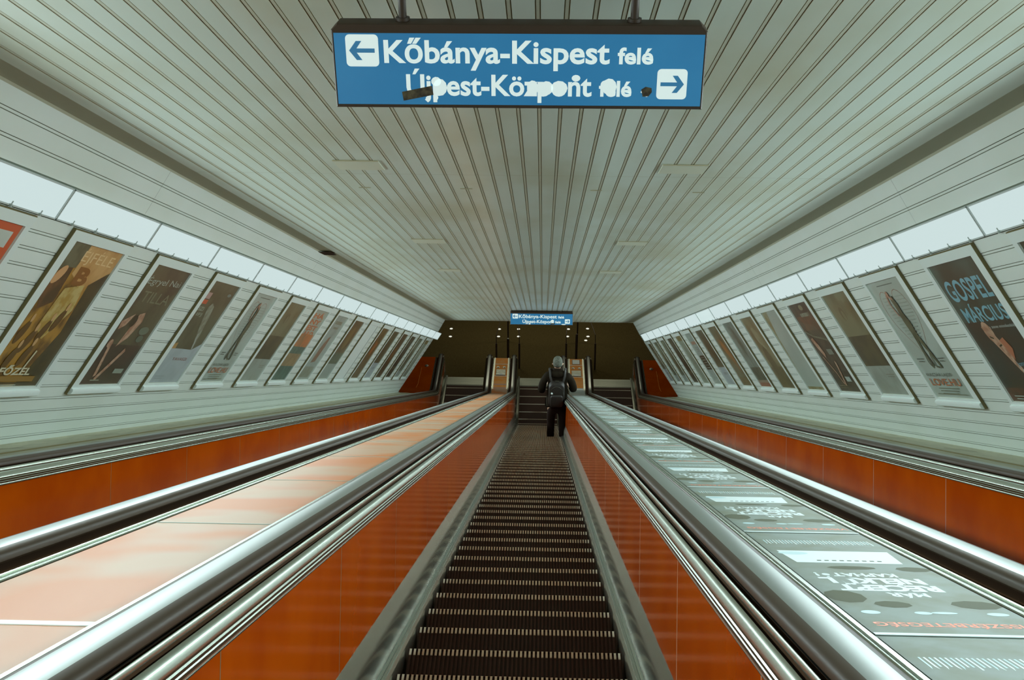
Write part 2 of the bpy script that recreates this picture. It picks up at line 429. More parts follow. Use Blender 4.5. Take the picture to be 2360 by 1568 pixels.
CAP0 = [(.606, .742, 0), (.5675, .732, 0), (.5655, .737, 0), (.5675, .741, 1), (.5668, .749, 0), (.5690, .752, 1), (.5680, .760, 0), (.5710, .764, 1), (.5700, .770, 0),
          (.5725, .776, 0), (.5765, .786, 0), (.5820, .7945, 0), (.5880, .798, 0), (.5900, .794, 1), (.5905, .786, 1), (.6005, .786, 1), (.6010, .800, 0), (.6020, .811, 0), (.6055, .815, 0), (.6090, .813, 0), (.6105, .800, 1),
          (.626, .799, 1), (.627, .806, 0), (.631, .806, 1), (.632, .799, 1), (.744, .799, 1), (.745, .790, 1), (.7785, .789, 1), (.779, .806, 0), (.783, .809, 0), (.788, .808, 0), (.789, .789, 1), (.797, .789, 0), (.798, .801, 0), (.801, .805, 0), (.813, .805, 0), (.816, .802, 0)]
CAPSEC = [(a, b) for a, b, c in CAP0]
SKIRTSEC = [(.5245, -.20), (.5245, .010), (.527, .014), (.540, .016), (.541, .013), (.544, .013), (.545, .018), (.553, .020), (.554, .016), (.557, .017), (.558, .022), (.566, .025), (.567, .021), (.571, .023),
            (.5745, .040), (.5755, .110), (.577, .135), (.580, .152), (.5845, .167), (.590, .180), (.6045, .232), (.606, .236), (.612, .236)]
R_N = .36; Y_END = CY + FL(2.10)
def hr_place(st, x, v):
    if st[0] == 'n':
        R = R_N + (v - .836); ph = st[1]
        return Vector((x, Y_END + R * math.sin(ph), .836 - R_N + R * math.cos(ph)))
    return place(st, x, v)
def sweep2(mb, sec, stations, pl, m=0, mats=None):
    i = len(mb.v); n = len(sec)
    for st in stations: mb.v += [pl(st, x, v) for x, v in sec]
    for j in range(len(stations) - 1):
        for k in range(n):
            a = i + j * n + k; b = i + j * n + (k + 1) % n
            mb.f.append((a, b, b + n, a + n)); mb.m.append(m if not mats else mats[k])
PP = 1.54
def build_escalator(key, label, s_first_step):
    global step_me
    ax = AX[key]
    t = thing('escalator', label, 'escalator', Vector((ax, CY, 0)))
    # handrails, caps, skirts
    for sd in (-1, 1):
        mir = lambda sec: [(ax + sd * u, v) for u, v in sec]
        mb = MB(); sweep2(mb, mir(HSEC), frames(S_NEAR, FL(2.10)) + [('n', PI * k / 14) for k in range(1, 15)], hr_place, mats=HMAT)
        mb.build('handrail', [M['polish'], M['rubber']], t)
        mb = MB(); sweep(mb, mir(CAPSEC), frames(S_NEAR, FL(2.08)), mats=[c for a, b, c in CAP0][:-1])
        mb.build('balustrade_cap', [M['steel'], M['gap']], t)
        mb = MB(); sweep(mb, mir(SKIRTSEC), frames(S_NEAR, FL(2.45)))
        mb.build('skirt', M['steel'], t)
        # orange panels between them
        s = 4.06 - 5 * PP + (0.0 if sd > 0 else .04)
        first = None
        while s + PP < S1 - .3:
            if s + PP > S_NEAR:
                if first is None:
                    mb = MB(); mb.box((ax + sd * .606, s + .002, .234 - EYE), (ax + sd * .614, s + PP - .003, .745 - EYE), m=0, T=lambda p: W(p.x, p.y, p.z))
                    mb.box((ax + sd * .6055, s - .003, .234 - EYE), (ax + sd * .613, s + .0015, .745 - EYE), m=1, T=lambda p: W(p.x, p.y, p.z))
                    first = mb.build('balustrade_panel', [M['orange'], M['joint'] if sd < 0 else M['beige']], t); sf = s  # seam strip coloured pale as a lit edge on one side, dark opposite
                else:
                    c = first.copy(); COL.objects.link(c); c.parent = t
                    c.location = VD * (s - sf)
            s += PP
        mb = MB(); sweep(mb, [(ax + sd * .606, .234), (ax + sd * .606, .745), (ax + sd * .614, .745), (ax + sd * .614, .234)], [('s', s + .002)] + frames(S_NEAR, FL(2.10))[1:], closed=True)
        yE = Y_END; c0 = .836 - R_N; pts = [(yE + (R_N - .035) * math.sin(PI * k / 16), c0 + (R_N - .035) * math.cos(PI * k / 16)) for k in range(17)]
        pts = pts[:12] + [(yE + .24, .234), (yE - .02, .234), (yE - .02, .745)]
        mb.loft([[(ax + sd * .606, y, z) for y, z in pts], [(ax + sd * .616, y, z) for y, z in pts]])
        mb.build('balustrade_panel', M['orange'], t)
        mb = MB(); rr = R_N - .03     # steel edging round the newel
        ring = [[(ax + sd * a, yE + (rr + b) * math.sin(PI * k / 14), c0 + (rr + b) * math.cos(PI * k / 14)) for a, b in ((.600, -.03), (.60, 0), (.75, 0), (.75, -.03))] for k in range(15)]
        mb.loft(ring); mb.build('newel_edge', M['steel2'], t)
    # steps
    y = NOSE_Y0; k = 0
    while y > s_first_step * CS - EYE * SN: y -= .4
    while y < s_first_step * CS - EYE * SN: y += .4
    yend = CY + FL(1.93)
    while y < yend + .4:
        z = nose_z(y)
        if step_me is None:
            o = step_mesh().build('step', [M['tread'], M['tip']], t, local=True, fix=False); step_me = o.data
        else:
            o = bpy.data.objects.new('step', step_me); COL.objects.link(o); o.parent = t
        o.location = (0, y - CY, z)
        y += .4
    # comb plate
    mb = MB(); y0 = CY + FL(1.96); y1 = CY + FL(2.36)
    mb.box((ax - .524, y0, .004), (ax + .524, y1, .016))
    for j in range(8): mb.box((ax - .515, y0 + .03 + j * .042, .016), (ax + .515, y0 + .048 + j * .042, .020))
    for j in range(50): mb.box((ax - .507 + j * .0205, y0 - .05, .003), (ax - .500 + j * .0205, y0, .010))
    mb.build('comb_plate', M['steel2'], t)
    return t
build_escalator('centre', 'middle escalator, orange sided, its dark grooved steps carrying the man with the backpack', 1.2)
build_escalator('left', 'left-hand escalator between the pinkish deck and the left wall of posters', 3.2)
build_escalator('right', 'right-hand escalator between the sticker-covered deck and the right wall of posters', 3.2)

# ------------------------------------------------------------------ decks between the escalators
def deck(name, label, x0, x1, mats, kind):
    t = thing(name, label, 'escalator deck', Vector(((x0 + x1) / 2, CY, .8)))
    st = frames(S_NEAR, 0)
    mb = MB(); sweep(mb, [(x0, .78), (x0, .80), (x1, .80), (x1, .78)], st[:-1])
    mb.build('deck_board', mats[0], t)
    if kind == 'pink':
        for k in range(18):
            s = 2.33 + 1.57 * k
            if s > 28.6: break
            c = MB(); c.box((x0 + .001, s, .80 - EYE), (x1 - .001, s + (.035 if k < 1 else .008), .8022 - EYE), T=lambda p: W(p.x, p.y, p.z)); c.build('joint_strip', M['frame'] if k < 1 else M['greymetal'], t)
    # level end with its fittings
    mb = MB(); sweep(mb, [(x0, .78), (x0, .80), (x1, .80), (x1, .78)], st[-2:-1] + [('f', FL(2.10))])
    mb.box((x0, Y_END - .004, .02), (x1, Y_END, .80)); mb.build('level_deck', M['landdeck'], t)
    fy = lambda px: px  # metres along the level part
    m = MB(); m.box((x0 - .0, CY + FL(.30), .80), (x0 + .03, Y_END, .806)); m.box((x1 - .03, CY + FL(.30), .80), (x1, Y_END, .806)); m.build('edge_trim', M['steel2'], t)
    for dl in (1.10, 1.74):
        m = MB(); m.box((x0 + .035, CY + FL(dl), .80), (x1 - .035, CY + FL(dl) + .018, .803)); m.build('joint_strip', M['frame'], t)
    xm = (x0 + x1) / 2
    for dx in (-.085, .085):
        b = MB(); b.loft([[(xm + dx + r * math.cos(a), CY + FL(1.58) + r * math.sin(a), z) for a in [2 * PI * k / 16 for k in range(16)]] for r, z in ((.04, .80), (.04, .808), (.026, .810), (.024, .822), (.018, .824))])
        b.build('push_button', M['steel2'], t)
    g = MB(); g.box((xm - .13, CY + FL(1.14), .80), (xm + .13, CY + FL(1.46), .806), m=1)
    for k in range(7): g.box((xm - .125, CY + FL(1.16) + k * .042, .806), (xm + .125, CY + FL(1.18) + k * .042, .812), m=0)
    g.box((xm - .06, CY + FL(1.155), .812), (xm + .05, CY + FL(1.215), .815), m=2)
    g.build('grille', [M['steel2'], M['dark'], M['frame']], t)
    if kind == 'ad':
        g = MB(); g.box((xm - .105, CY + FL(1.80), .80), (xm + .105, CY + FL(2.05), .805)); g.box((xm - .095, CY + FL(1.81), .805), (xm + .095, CY + FL(2.04), .807), m=1)
        g.build('name_plate', [M['dark'], M['frame']], t)
        g = MB(); g.box((x0 + .04, CY + FL(.33), .80), (x1 - .04, CY + FL(.48), .804)); g.build('cover_plate_and_glare', M['frame'], t)
    else:
        g = MB(); g.box((x0 + .035, CY + FL(.62), .80), (x1 - .035, CY + FL(.70), .803)); g.build('cover_plate_and_glare', M['pinkdeck'], t)  # pale band coloured in for a reflection lying on the level deck
    return t
g = .8165
deck('escalator_deck', 'orange deck, pinkish from glare put into its colour, between the left and middle escalators', AX['left'] + g, AX['centre'] - g, [M['pinkdeck']], 'pink')
deck('escalator_deck', 'grey-green deck covered with advert stickers between the middle and right escalators', AX['centre'] + g, AX['right'] - g, [M['addeck']], 'ad')
for sd, lab in ((-1, 'dark orange level side deck between the left wall\'s end and the left escalator'), (1, 'dark orange level side deck between the right wall\'s end and the right escalator')):
    ax = AX['left'] if sd < 0 else AX['right']
    t = thing('side_deck', lab, 'escalator deck', Vector((ax + sd * 1.3, CY, .8)))
    x0 = ax + sd * g; x1 = ax + sd * 1.75
    mb = MB(); sweep(mb, [(x0, .76), (x0, .80), (x1, .80), (x1, .76)], [('s', S_PORT + .25)] + frames(0, FL(2.10))[1:], closed=True); mb.build('deck_board', M['orange'], t)
    b = MB(); cx, cy_ = x0 + sd * .20, CY + FL(1.60)
    b.loft([[(cx + r * math.cos(a), cy_ + r * math.sin(a), z) for a in [2 * PI * k / 16 for k in range(16)]] for r, z in ((.05, .80), (.05, .81), (.03, .812), (.026, .83), (.015, .832))]); b.build('push_button', M['steel2'], t)
    b = MB(); b.tube([(x0 + sd * .33, CY + FL(1.5), .803), (x0 + sd * .34, CY + FL(.6), .803), (x0 + sd * .40, CY + FL(.25), .803)], .004, n=6); b.build('cable', M['landdeck'], t)

# ------------------------------------------------------------------ advert stickers on the right-hand deck
SM = {'base': mat('sticker_print', (0.16, 0.195, 0.17, 1), 0.5, spec=0.3, coat=0.05, coat_rough=0.3, col2=(0.12, 0.135, 0.09, 1), nscale=7, nstretch=(1, .7, 1), lo=.42, hi=.66),
      'white': mat('sticker_white', (0.58, 0.66, 0.66, 1), 0.4, coat=0.2), 'blue': mat('sticker_pale_blue', (0.38, 0.55, 0.58, 1), 0.4, coat=0.2),
      'red': mat('sticker_orange_red', (0.72, 0.16, 0.06, 1), 0.4, coat=0.2), 'brown': mat('sticker_dark_smudge', (0.075, 0.08, 0.045, 1), 0.6, spec=0.2)}
X0 = AX['centre'] + g; X1 = AX['right'] - g; XW = X1 - X0; XM = (X0 + X1) / 2; AP = 1.54
def ad_matrix(s):
    # local x points to -X (the print is read from below, looking up the slope), y up the slope
    m = Matrix((-VX, -VD, VN)).transposed().to_4x4(); m.translation = W(XM, s, .801 - EYE); return m
protoA = None
names = ['first', 'second', 'third', 'fourth', 'fifth', 'sixth', 'seventh', 'eighth', 'ninth', 'tenth', 'eleventh', 'twelfth', 'thirteenth', 'fourteenth', 'fifteenth', 'sixteenth', 'seventeenth', 'eighteenth', 'nineteenth']
k = 0; s = 2.40
idx = 0
while s + AP < S1 + .1:
    lab = ('upside-down advert sticker with white words on the deck, first complete one from the camera' if idx == 0 else
           'upside-down advert sticker on the grey-green deck, %s nearest of the strip' % names[idx] if idx < 4 else
           '%s advert sticker on the deck, counting from the camera towards the landing' % names[idx])
    gr = 'advert stickers along the deck' if idx < 4 else 'far advert stickers along the deck'
    if protoA is None:
        # sticker from s (top of its print, nearest) down to s + AP
        protoA = thing('advert_sticker', lab, 'sticker', ad_matrix(s), gr)
        mb = MB(); h = XW / 2 - .004; L = AP
        mb.box((-h, -L + .012, 0), (h, -.004, .001), m=0)
        mb.box((-h, -.022, .001), (h, -.004, .0025), m=1)          # white border line
        z = .0014
        put_text(mb, 'VISSZÉRBETEGSÉG', -h + .01, h - .03, -.130, .040, z, m=3)
        for x, y, a, b in ((-.15, -.235, .025, .018), (-.03, -.24, .03, .012), (.02, -.235, .02, .016), (.14, -.235, .022, .02)): mb.disc((x, y), a, z, m=2, ry=b)
        for x, y, a, b in ((-.14, -.34, .06, .05), (.06, -.33, .045, .04), (.15, -.42, .05, .08), (-.15, -.83, .05, .04), (.02, -.84, .07, .03)): mb.disc((x, y), a, z - .0002, m=4, ry=b, n=9)
        put_text(mb, 'MÁR', -.065, .035, -.475, .050, z, m=1, bold=.035)
        put_text(mb, 'RECEPT', -.125, .135, -.575, .078, z, m=1, bold=.05)
        put_text(mb, 'NÉLKÜL', -.115, .155, -.675, .078, z, m=1, bold=.05)
        put_text(mb, 'KAPHATÓ!', -.070, .150, -.750, .052, z, m=1, bold=.035)
        mb.quad((-.17, -1.14, z), (.17, -1.14, z), (.155, -.92, z), (-.15, -.92, z), m=1)
        for j in range(9): mb.box((-.10 + j * .022, -.965, z), (-.088 + j * .022, -.955, z + .0006), m=4)
        mb.disc((.13, -1.09), .045, z + .0002, m=2, ry=.03)
        for j in range(34): mb.quad(*[(q[0], q[1], z) for q in ((-.17 + j * .0102, -1.36), (-.166 + j * .0102, -1.36), (-.1655 + j * .0102, -1.27 - (.02 if j % 3 else 0)), (-.1695 + j * .0102, -1.27 - (.02 if j % 4 else 0)))], m=2 if j % 2 else 1)
        mb.build('print', [SM['base'], SM['white'], SM['blue'], SM['red'], SM['brown']], protoA, local=True, fix=False)
    else:
        dup(protoA, ad_matrix(s), lab, gr)
    s += AP; idx += 1
# the nearest one, running out under the camera
dup(protoA, ad_matrix(2.40 - AP), 'advert sticker with a fine-print block, cut off at the photo\'s bottom right corner', 'x'); 
for o in bpy.data.objects:
    if o.get('group') == 'x': del o['group']

# ------------------------------------------------------------------ framed posters on both walls
PW, PH = 0.735, 1.005
_pm = {}
def pmat(c, c2=None, sc=9, st=(1, 1, 1)):
    key = (c, c2, sc, st)
    if key not in _pm:
        _pm[key] = mat('poster_ink', rgb(*c), 0.32, coat=0.35, coat_rough=0.2, col2=rgb(*c2) if c2 else None, nscale=sc, nstretch=st, lo=.42, hi=.6)
    return _pm[key]
class Art:
    """printed sheet, x and y run 0..1 from its top left corner"""
    def __init__(s): s.mb = MB(); s.ms = []; s.z = 0.0
    def mi(s, m):
        if m not in s.ms: s.ms.append(m)
        return s.ms.index(m)
    def P(s, x, y): return (x * PW, -y * PH, s.z)
    def poly(s, pts, m, up=True):
        if up: s.z += 0.0002
        s.mb.quad(*[s.P(*p) for p in pts], m=s.mi(m))
    def rect(s, x0, y0, x1, y1, m, up=True): s.poly([(x0, y1), (x1, y1), (x1, y0), (x0, y0)], m, up)
    def oval(s, x, y, a, b, m, rot=0, n=18):
        P = []
        for k in range(n):
            t = 2 * PI * k / n; u, v = a * math.cos(t), b * math.sin(t)
            P.append((x + u * math.cos(rot) - v * math.sin(rot), y + u * math.sin(rot) + v * math.cos(rot)))
        s.poly(P[::-1], m)
    def line(s, pts, w, m):
        s.z += 0.0002
        for (xa, ya), (xb, yb) in zip(pts, pts[1:]):
            dx, dy = (xb - xa) * PW, (yb - ya) * PH; L = math.hypot(dx, dy) or 1
            ox, oy = -dy / L * w / PW, dx / L * w / PH
            s.mb.quad(s.P(xa - ox, ya - oy), s.P(xb - ox, yb - oy), s.P(xb + ox, yb + oy), s.P(xa + ox, ya + oy), m=s.mi(m))
    def text(s, body, x0, x1, y, cap, m, bold=.02, rot=0):
        s.z += 0.0002
        put_text(s.mb, body, x0 * PW, x1 * PW, -y * PH, cap * PH, s.z, m=s.mi(m), bold=bold, rot=rot)
    def fine(s, x0, x1, y, n, m, gap=.022):
        for k in range(n): s.rect(x0 + (k * 37 % 5) * .01, y + k * gap, x1 - (k * 23 % 7) * .015, y + k * gap + .007, m)
WHITE = pmat((195, 205, 195)); PALE = pmat((168, 182, 172), (158, 172, 162))
INK = pmat((70, 66, 40)); SKIN = pmat((196, 160, 132), (165, 120, 92), 20); GOLD = pmat((178, 135, 62), (120, 88, 34), 16)
BROWN = pmat((78, 64, 36), (58, 46, 26), 12); OCHRE = pmat((150, 118, 60), (110, 92, 52), 10); TEAL = pmat((92, 118, 100), (70, 96, 80), 12)
RED = pmat((205, 92, 50)); BLUE = pmat((122, 176, 190)); GREYB = pmat((92, 100, 88), (78, 84, 68), 8); LILAC = pmat((176, 188, 190), (166, 178, 180), 6)

def art_gospel(a):
    a.rect(0, 0, 1, 1, pmat((76, 84, 70), (66, 62, 42), 3)); a.rect(0, .42, 1, 1, pmat((66, 52, 32), (58, 56, 42), 3)); a.rect(0, .90, 1, 1, pmat((96, 60, 34), (70, 48, 28), 6))
    a.text('GOSPEL', .07, .95, .265, .150, BLUE, .02); a.text('MÁRCIUS', .10, .98, .420, .105, BLUE, .02)
    a.text('a zene mindenkié', .46, .97, .475, .022, WHITE, .0)
    a.poly([(.30, .46), (.38, .44), (.46, .50), (.52, .58), (.58, .64), (.56, .70), (.60, .74), (.66, .84), (.60, .82), (.52, .74), (.45, .66), (.36, .56)][::-1], SKIN)
    a.oval(.40, .50, .09, .075, SKIN, .3); a.line([(.36, .53), (.42, .545)], .006, INK); a.line([(.44, .60), (.50, .59)], .006, INK)
    a.poly([(.50, .56), (.60, .54), (.66, .62), (.58, .70)][::-1], pmat((180, 112, 78)))
    a.text('Jonas Ferenc', .56, .98, .745, .035, BLUE, .0, rot=.06); a.text('AMIGOS', .56, .99, .825, .060, WHITE, .05)
    a.fine(.60, .98, .85, 3, GREYB); a.fine(.10, .55, .955, 2, PALE, .02)
def art_love(a):
    a.rect(0, 0, 1, 1, pmat((176, 190, 180), (168, 180, 168), 3))
    a.fine(.25, .75, .035, 1, GREYB)
    H = []
    for k in range(41):
        t = 2 * PI * k / 40; H.append((.48 + .40 * (math.sin(t) ** 3), .35 - .021 * (13 * math.cos(t) - 5 * math.cos(2 * t) - 2 * math.cos(3 * t) - math.cos(4 * t)) * 1.05))
    a.line(H, .0022, pmat((150, 96, 62)))
    for k in range(13): a.fine(.20 + .02 * max(0, k - 6), .40, .14 + k * .028, 1, pmat((152, 164, 150))); a.fine(.58, .84 - .03 * max(0, k - 5), .14 + k * .028, 1, pmat((152, 164, 150)))
    D = pmat((92, 94, 66), (78, 78, 50), 14)
    a.poly([(.44, .14), (.52, .13), (.56, .20), (.55, .28), (.60, .36), (.58, .46), (.64, .60), (.70, .74), (.66, .75), (.58, .62), (.50, .50), (.47, .60), (.50, .72), (.46, .74), (.42, .60), (.44, .46), (.42, .34), (.45, .24)][::-1], D)
    a.oval(.43, .115, .035, .028, pmat((172, 132, 108))); a.line([(.50, .16), (.38, .12), (.34, .20), (.40, .30)], .010, pmat((172, 132, 108)))
    a.line([(.44, .58), (.40, .70), (.46, .745)], .008, D); a.line([(.58, .62), (.54, .73), (.62, .74)], .008, D)
    a.text('KULCSÁR LAJOS', .10, .80, .815, .028, INK, .0); a.text('LOVE.HU', .10, .90, .895, .062, pmat((190, 104, 52)), .01)
    a.fine(.22, .76, .915, 3, pmat((120, 122, 100)), .022); a.fine(.10, .90, .965, 1, pmat((120, 122, 100)))
    a.fine(.12, .30, .66, 2, GREYB); a.fine(.72, .88, .66, 2, GREYB)
def art_rings(a):
    a.rect(0, 0, 1, .72, pmat((124, 120, 86), (92, 82, 46), 2.2)); a.rect(0, .42, 1, .72, pmat((88, 78, 42), (74, 62, 32), 5))
    a.rect(0, .72, 1, 1, pmat((160, 170, 158), (148, 154, 140), 4)); a.oval(.40, .20, .10, .07, pmat((100, 88, 52))); a.oval(.41, .22, .05, .055, pmat((124, 120, 86)))
    a.oval(.78, .14, .08, .05, pmat((110, 98, 62))); a.fine(.60, .90, .80, 2, pmat((130, 126, 104)))
def art_collage(a):
    a.rect(0, 0, 1, 1, pmat((78, 62, 38), (62, 48, 28), 9)); a.rect(.05, .14, 1, .30, pmat((112, 72, 42), (86, 66, 42), 8)); a.oval(.62, .06, .26, .06, pmat((58, 44, 24))); a.oval(.58, .05, .10, .03, pmat((130, 124, 92)))
    a.rect(.35, .11, .80, .15, pmat((140, 150, 132), (100, 100, 76), 14))
    for k in range(7): a.line([(.04 + k * .10, .19 + .01 * k), (.34 + k * .10, .37 + .012 * k)], .003, pmat((140, 142, 118)))
    a.line([(0, .30), (.35, .37), (.70, .40), (1, .43)], .010, pmat((118, 120, 96)))
    a.poly([(.10, .40), (.22, .38), (.32, .47), (.36, .57), (.30, .62), (.18, .52)][::-1], SKIN); a.line([(.16, .60), (.34, .78), (.40, .92)], .012, SKIN); a.line([(.62, .66), (.54, .80), (.44, .93)], .022, SKIN)
    a.rect(.56, .52, .82, .58, pmat((124, 128, 112))); a.rect(.62, .83, .84, .885, pmat((170, 184, 174))); a.fine(.10, .50, .93, 2, pmat((120, 112, 84)))
def art_empty(a): a.rect(0, 0, 1, 1, pmat((172, 184, 172), (164, 176, 164), 2)); a.rect(0, .965, 1, 1, pmat((128, 116, 62), (150, 146, 108), 7)); a.poly([(0, 0), (.35, 0), (.10, .30), (0, .95)][::-1], pmat((136, 126, 78), (160, 160, 130), 5))
def art_tan(a): a.rect(0, 0, 1, 1, pmat((132, 122, 82), (116, 102, 60), 4)); a.oval(.55, .30, .30, .14, pmat((150, 146, 112), (128, 118, 78), 6), .3); a.rect(0, .70, 1, 1, pmat((108, 90, 40), (94, 80, 36), 6)); a.oval(.40, .62, .22, .20, pmat((100, 84, 40)))
def art_street(a): a.rect(0, 0, 1, .70, pmat((132, 144, 132), (112, 120, 104), 9)); a.oval(.50, .30, .12, .24, pmat((92, 96, 76), (112, 118, 98), 12)); a.rect(0, .70, 1, .90, pmat((72, 64, 38), (98, 96, 70), 12)); a.rect(0, .90, 1, .94, pmat((150, 128, 104))); a.rect(0, .94, 1, 1, pmat((150, 84, 52)))
def art_flame(a): a.rect(0, 0, 1, 1, pmat((120, 112, 78), (104, 92, 56), 6)); a.poly([(.25, .20), (.60, .25), (.80, .50), (.75, .80), (.45, .60), (.30, .42)][::-1], pmat((172, 118, 56), (140, 104, 56), 8)); a.rect(0, .86, 1, 1, pmat((118, 96, 50), (98, 80, 42), 9)); a.fine(.10, .9, .88, 4, OCHRE, .028)
def art_half(a): a.rect(0, 0, 1, .68, pmat((88, 80, 50), (104, 96, 66), 8)); a.rect(0, .68, 1, 1, LILAC); a.fine(.30, .8, .78, 2, GREYB)
def art_words(a):
    a.rect(0, 0, 1, 1, PALE); a.rect(.15, .16, .85, .22, pmat((178, 142, 118))); a.fine(.2, .8, .28, 3, pmat((130, 132, 112)), .035); a.rect(.12, .44, .92, .72, pmat((74, 68, 44)))
    for k in range(5): a.fine(.22, .80, .475 + k * .05, 1, PALE)
def art_pale(a): a.rect(0, 0, 1, 1, pmat((158, 168, 148), (148, 158, 138), 5)); a.rect(0, 0, 1, .10, pmat((136, 122, 70))); a.line([(.3, .15), (.8, .9)], .02, pmat((142, 150, 130)))
def art_dark(a): a.rect(0, 0, 1, 1, pmat((76, 66, 38), (62, 52, 30), 8)); a.line([(.5, .08), (.35, .3), (.7, .5)], .012, pmat((126, 128, 104))); a.rect(.1, .74, .9, .80, pmat((104, 96, 66)))
def art_mid(a): a.rect(0, 0, 1, 1, pmat((128, 134, 112), (108, 112, 88), 7)); a.oval(.5, .5, .28, .24, pmat((92, 88, 60), (112, 104, 72), 9)); a.rect(0, .84, 1, 1, PALE)
def art_theatre(a):
    a.rect(0, 0, 1, 1, pmat((178, 132, 50), (110, 78, 30), 7, (1, 1, 1))); a.poly([(0, 0), (.34, 0), (.30, .16), (0, .20)][::-1], pmat((108, 108, 82), (92, 90, 62), 10))
    a.poly([(.72, .22), (1, .15), (1, 1), (.58, 1), (.80, .60)][::-1], pmat((84, 70, 36), (70, 58, 30), 10)); a.poly([(.32, 0), (1, 0), (1, .14), (.62, .30), (.30, .20)][::-1], pmat((206, 164, 104), (188, 140, 78), 6))
    a.text('ÉJFÉLE', .30, .92, .11, .075, pmat((226, 196, 142)), .0); a.text('B', .38, .64, .265, .12, pmat((142, 92, 34)), .05); a.poly([(.05, .18), (.26, .16), (.30, .40), (.10, .46), (0, .36)][::-1], pmat((86, 64, 34), (120, 84, 48), 9))
    a.oval(.10, .22, .09, .05, pmat((214, 164, 112)), -.6); a.poly([(.34, .30), (.66, .26), (.74, .44), (.52, .66), (.30, .58)][::-1], pmat((200, 178, 112), (176, 142, 62), 14))
    for x, y in ((.12, .62), (.30, .68), (.46, .60), (.20, .80), (.42, .78), (.60, .52)): a.oval(x, y, .05, .09, pmat((104, 74, 28)), .5); a.oval(x + .03, y - .10, .025, .03, pmat((206, 164, 112)))
    a.line([(.58, .74), (.54, .88)], .010, pmat((214, 206, 170))); a.rect(0, .925, .86, .965, pmat((150, 112, 44))); a.rect(0, .970, .86, .98, BROWN)
    a.text('FŐZEL', .16, .72, .915, .052, pmat((214, 208, 176)), .03); a.fine(0, .60, .985, 1, PALE)
def art_dancer(a):
    a.rect(0, 0, 1, 1, pmat((96, 88, 60), (78, 64, 42), 3)); a.rect(0, .66, 1, 1, pmat((78, 56, 36), (66, 52, 32), 4))
    a.text('Égryel Nai', .05, .93, .155, .055, pmat((160, 172, 158)), .0, rot=.03); a.text('TILLA', .14, .90, .30, .095, pmat((124, 124, 96)), .0)
    a.poly([(.05, .47), (.28, .40), (.20, .50), (.08, .54)][::-1], SKIN); a.poly([(.38, .40), (.50, .38), (.56, .46), (.46, .60), (.30, .68), (.34, .54)][::-1], SKIN); a.oval(.34, .46, .07, .05, BROWN)
    a.oval(.12, .655, .055, .035, SKIN); a.line([(.14, .66), (.20, .80), (.26, .93)], .022, SKIN); a.line([(.60, .70), (.44, .84), (.30, .96)], .022, SKIN); a.line([(.22, .965), (.44, .965)], .005, pmat((150, 152, 130)))
    a.oval(.76, .53, .13, .035, pmat((112, 120, 100))); a.oval(.78, .60, .09, .03, pmat((100, 108, 88))); a.rect(.66, .865, .90, .905, pmat((150, 160, 144)))
def art_red(a):
    a.rect(0, 0, 1, 1, RED); a.rect(.12, .045, .93, .14, WHITE); a.text('FŐVÁR', .2, .82, .12, .045, GREYB); a.rect(.10, .3, .9, .9, pmat((178, 70, 36)))
def art_szi(a):
    a.rect(0, 0, 1, .68, pmat((98, 94, 66), (86, 78, 50), 5)); a.poly([(0, .66), (.40, .66), (.75, .665), (1, .60), (1, 1), (0, 1)][::-1], LILAC)
    a.rect(.03, .11, .20, .17, pmat((182, 150, 140))); a.rect(.04, .18, .20, .22, RED); a.text('SZI', .05, .24, .285, .038, pmat((160, 168, 148)), .02); a.text('IFJ', .10, .30, .335, .030, pmat((160, 168, 148)), .02)
    a.poly([(.34, .24), (.42, .20), (.54, .23), (.62, .34), (.70, .50), (.76, .66), (.72, .66), (.56, .50), (.42, .36)][::-1], pmat((146, 150, 130), (124, 120, 96), 16)); a.line([(.62, .50), (.74, .66)], .012, pmat((166, 176, 166))); a.oval(.82, .10, .07, .016, pmat((124, 138, 128)))
    a.poly([(0, .62), (.14, .60), (.16, .66), (0, .66)][::-1], pmat((186, 146, 84))); a.text('TAVASZI', .30, .80, .775, .030, pmat((160, 112, 98)), .0); a.fine(.10, .40, .93, 2, pmat((150, 160, 160)))
def art_letters(a):
    a.rect(0, 0, 1, 1, pmat((170, 178, 162))); O = pmat((206, 122, 66), (188, 110, 62), 12)
    for k, w in enumerate(('HÁ', 'NY', 'EST', 'ÁRO')): a.text(w, .12, .88, .11 + k * .085, .065, O, .04)
    a.rect(0, .34, 1, .52, pmat((198, 120, 58), (150, 120, 76), 6)); a.rect(0, .52, 1, .62, TEAL); a.rect(0, .62, 1, .80, pmat((158, 134, 92), (140, 118, 74), 9)); a.rect(0, .80, 1, 1, pmat((88, 116, 102), (72, 96, 82), 9))
def art_couple(a):
    a.rect(0, 0, 1, 1, PALE); a.rect(.2, .08, .8, .13, pmat((140, 146, 124))); a.rect(.3, .17, .75, .20, pmat((140, 146, 124))); a.poly([(.45, .34), (.60, .32), (.66, .50), (.62, .72), (.30, .74), (.32, .52)][::-1], pmat((150, 122, 96), (132, 98, 70), 12)); a.rect(.1, .80, .9, .97, pmat((150, 156, 138), (138, 140, 118), 9))
def art_teal(a): a.rect(0, 0, 1, .55, pmat((112, 96, 58), (92, 78, 46), 8)); a.rect(0, .55, 1, .74, pmat((98, 110, 84), (84, 96, 72), 8)); a.rect(0, .74, 1, 1, pmat((156, 170, 160))); a.oval(.5, .3, .2, .2, pmat((130, 112, 66)))
def art_brownor(a): a.rect(0, 0, 1, 1, pmat((118, 98, 52), (100, 80, 42), 8)); a.poly([(.4, .25), (.7, .3), (.6, .55), (.35, .5)][::-1], pmat((168, 104, 50)))
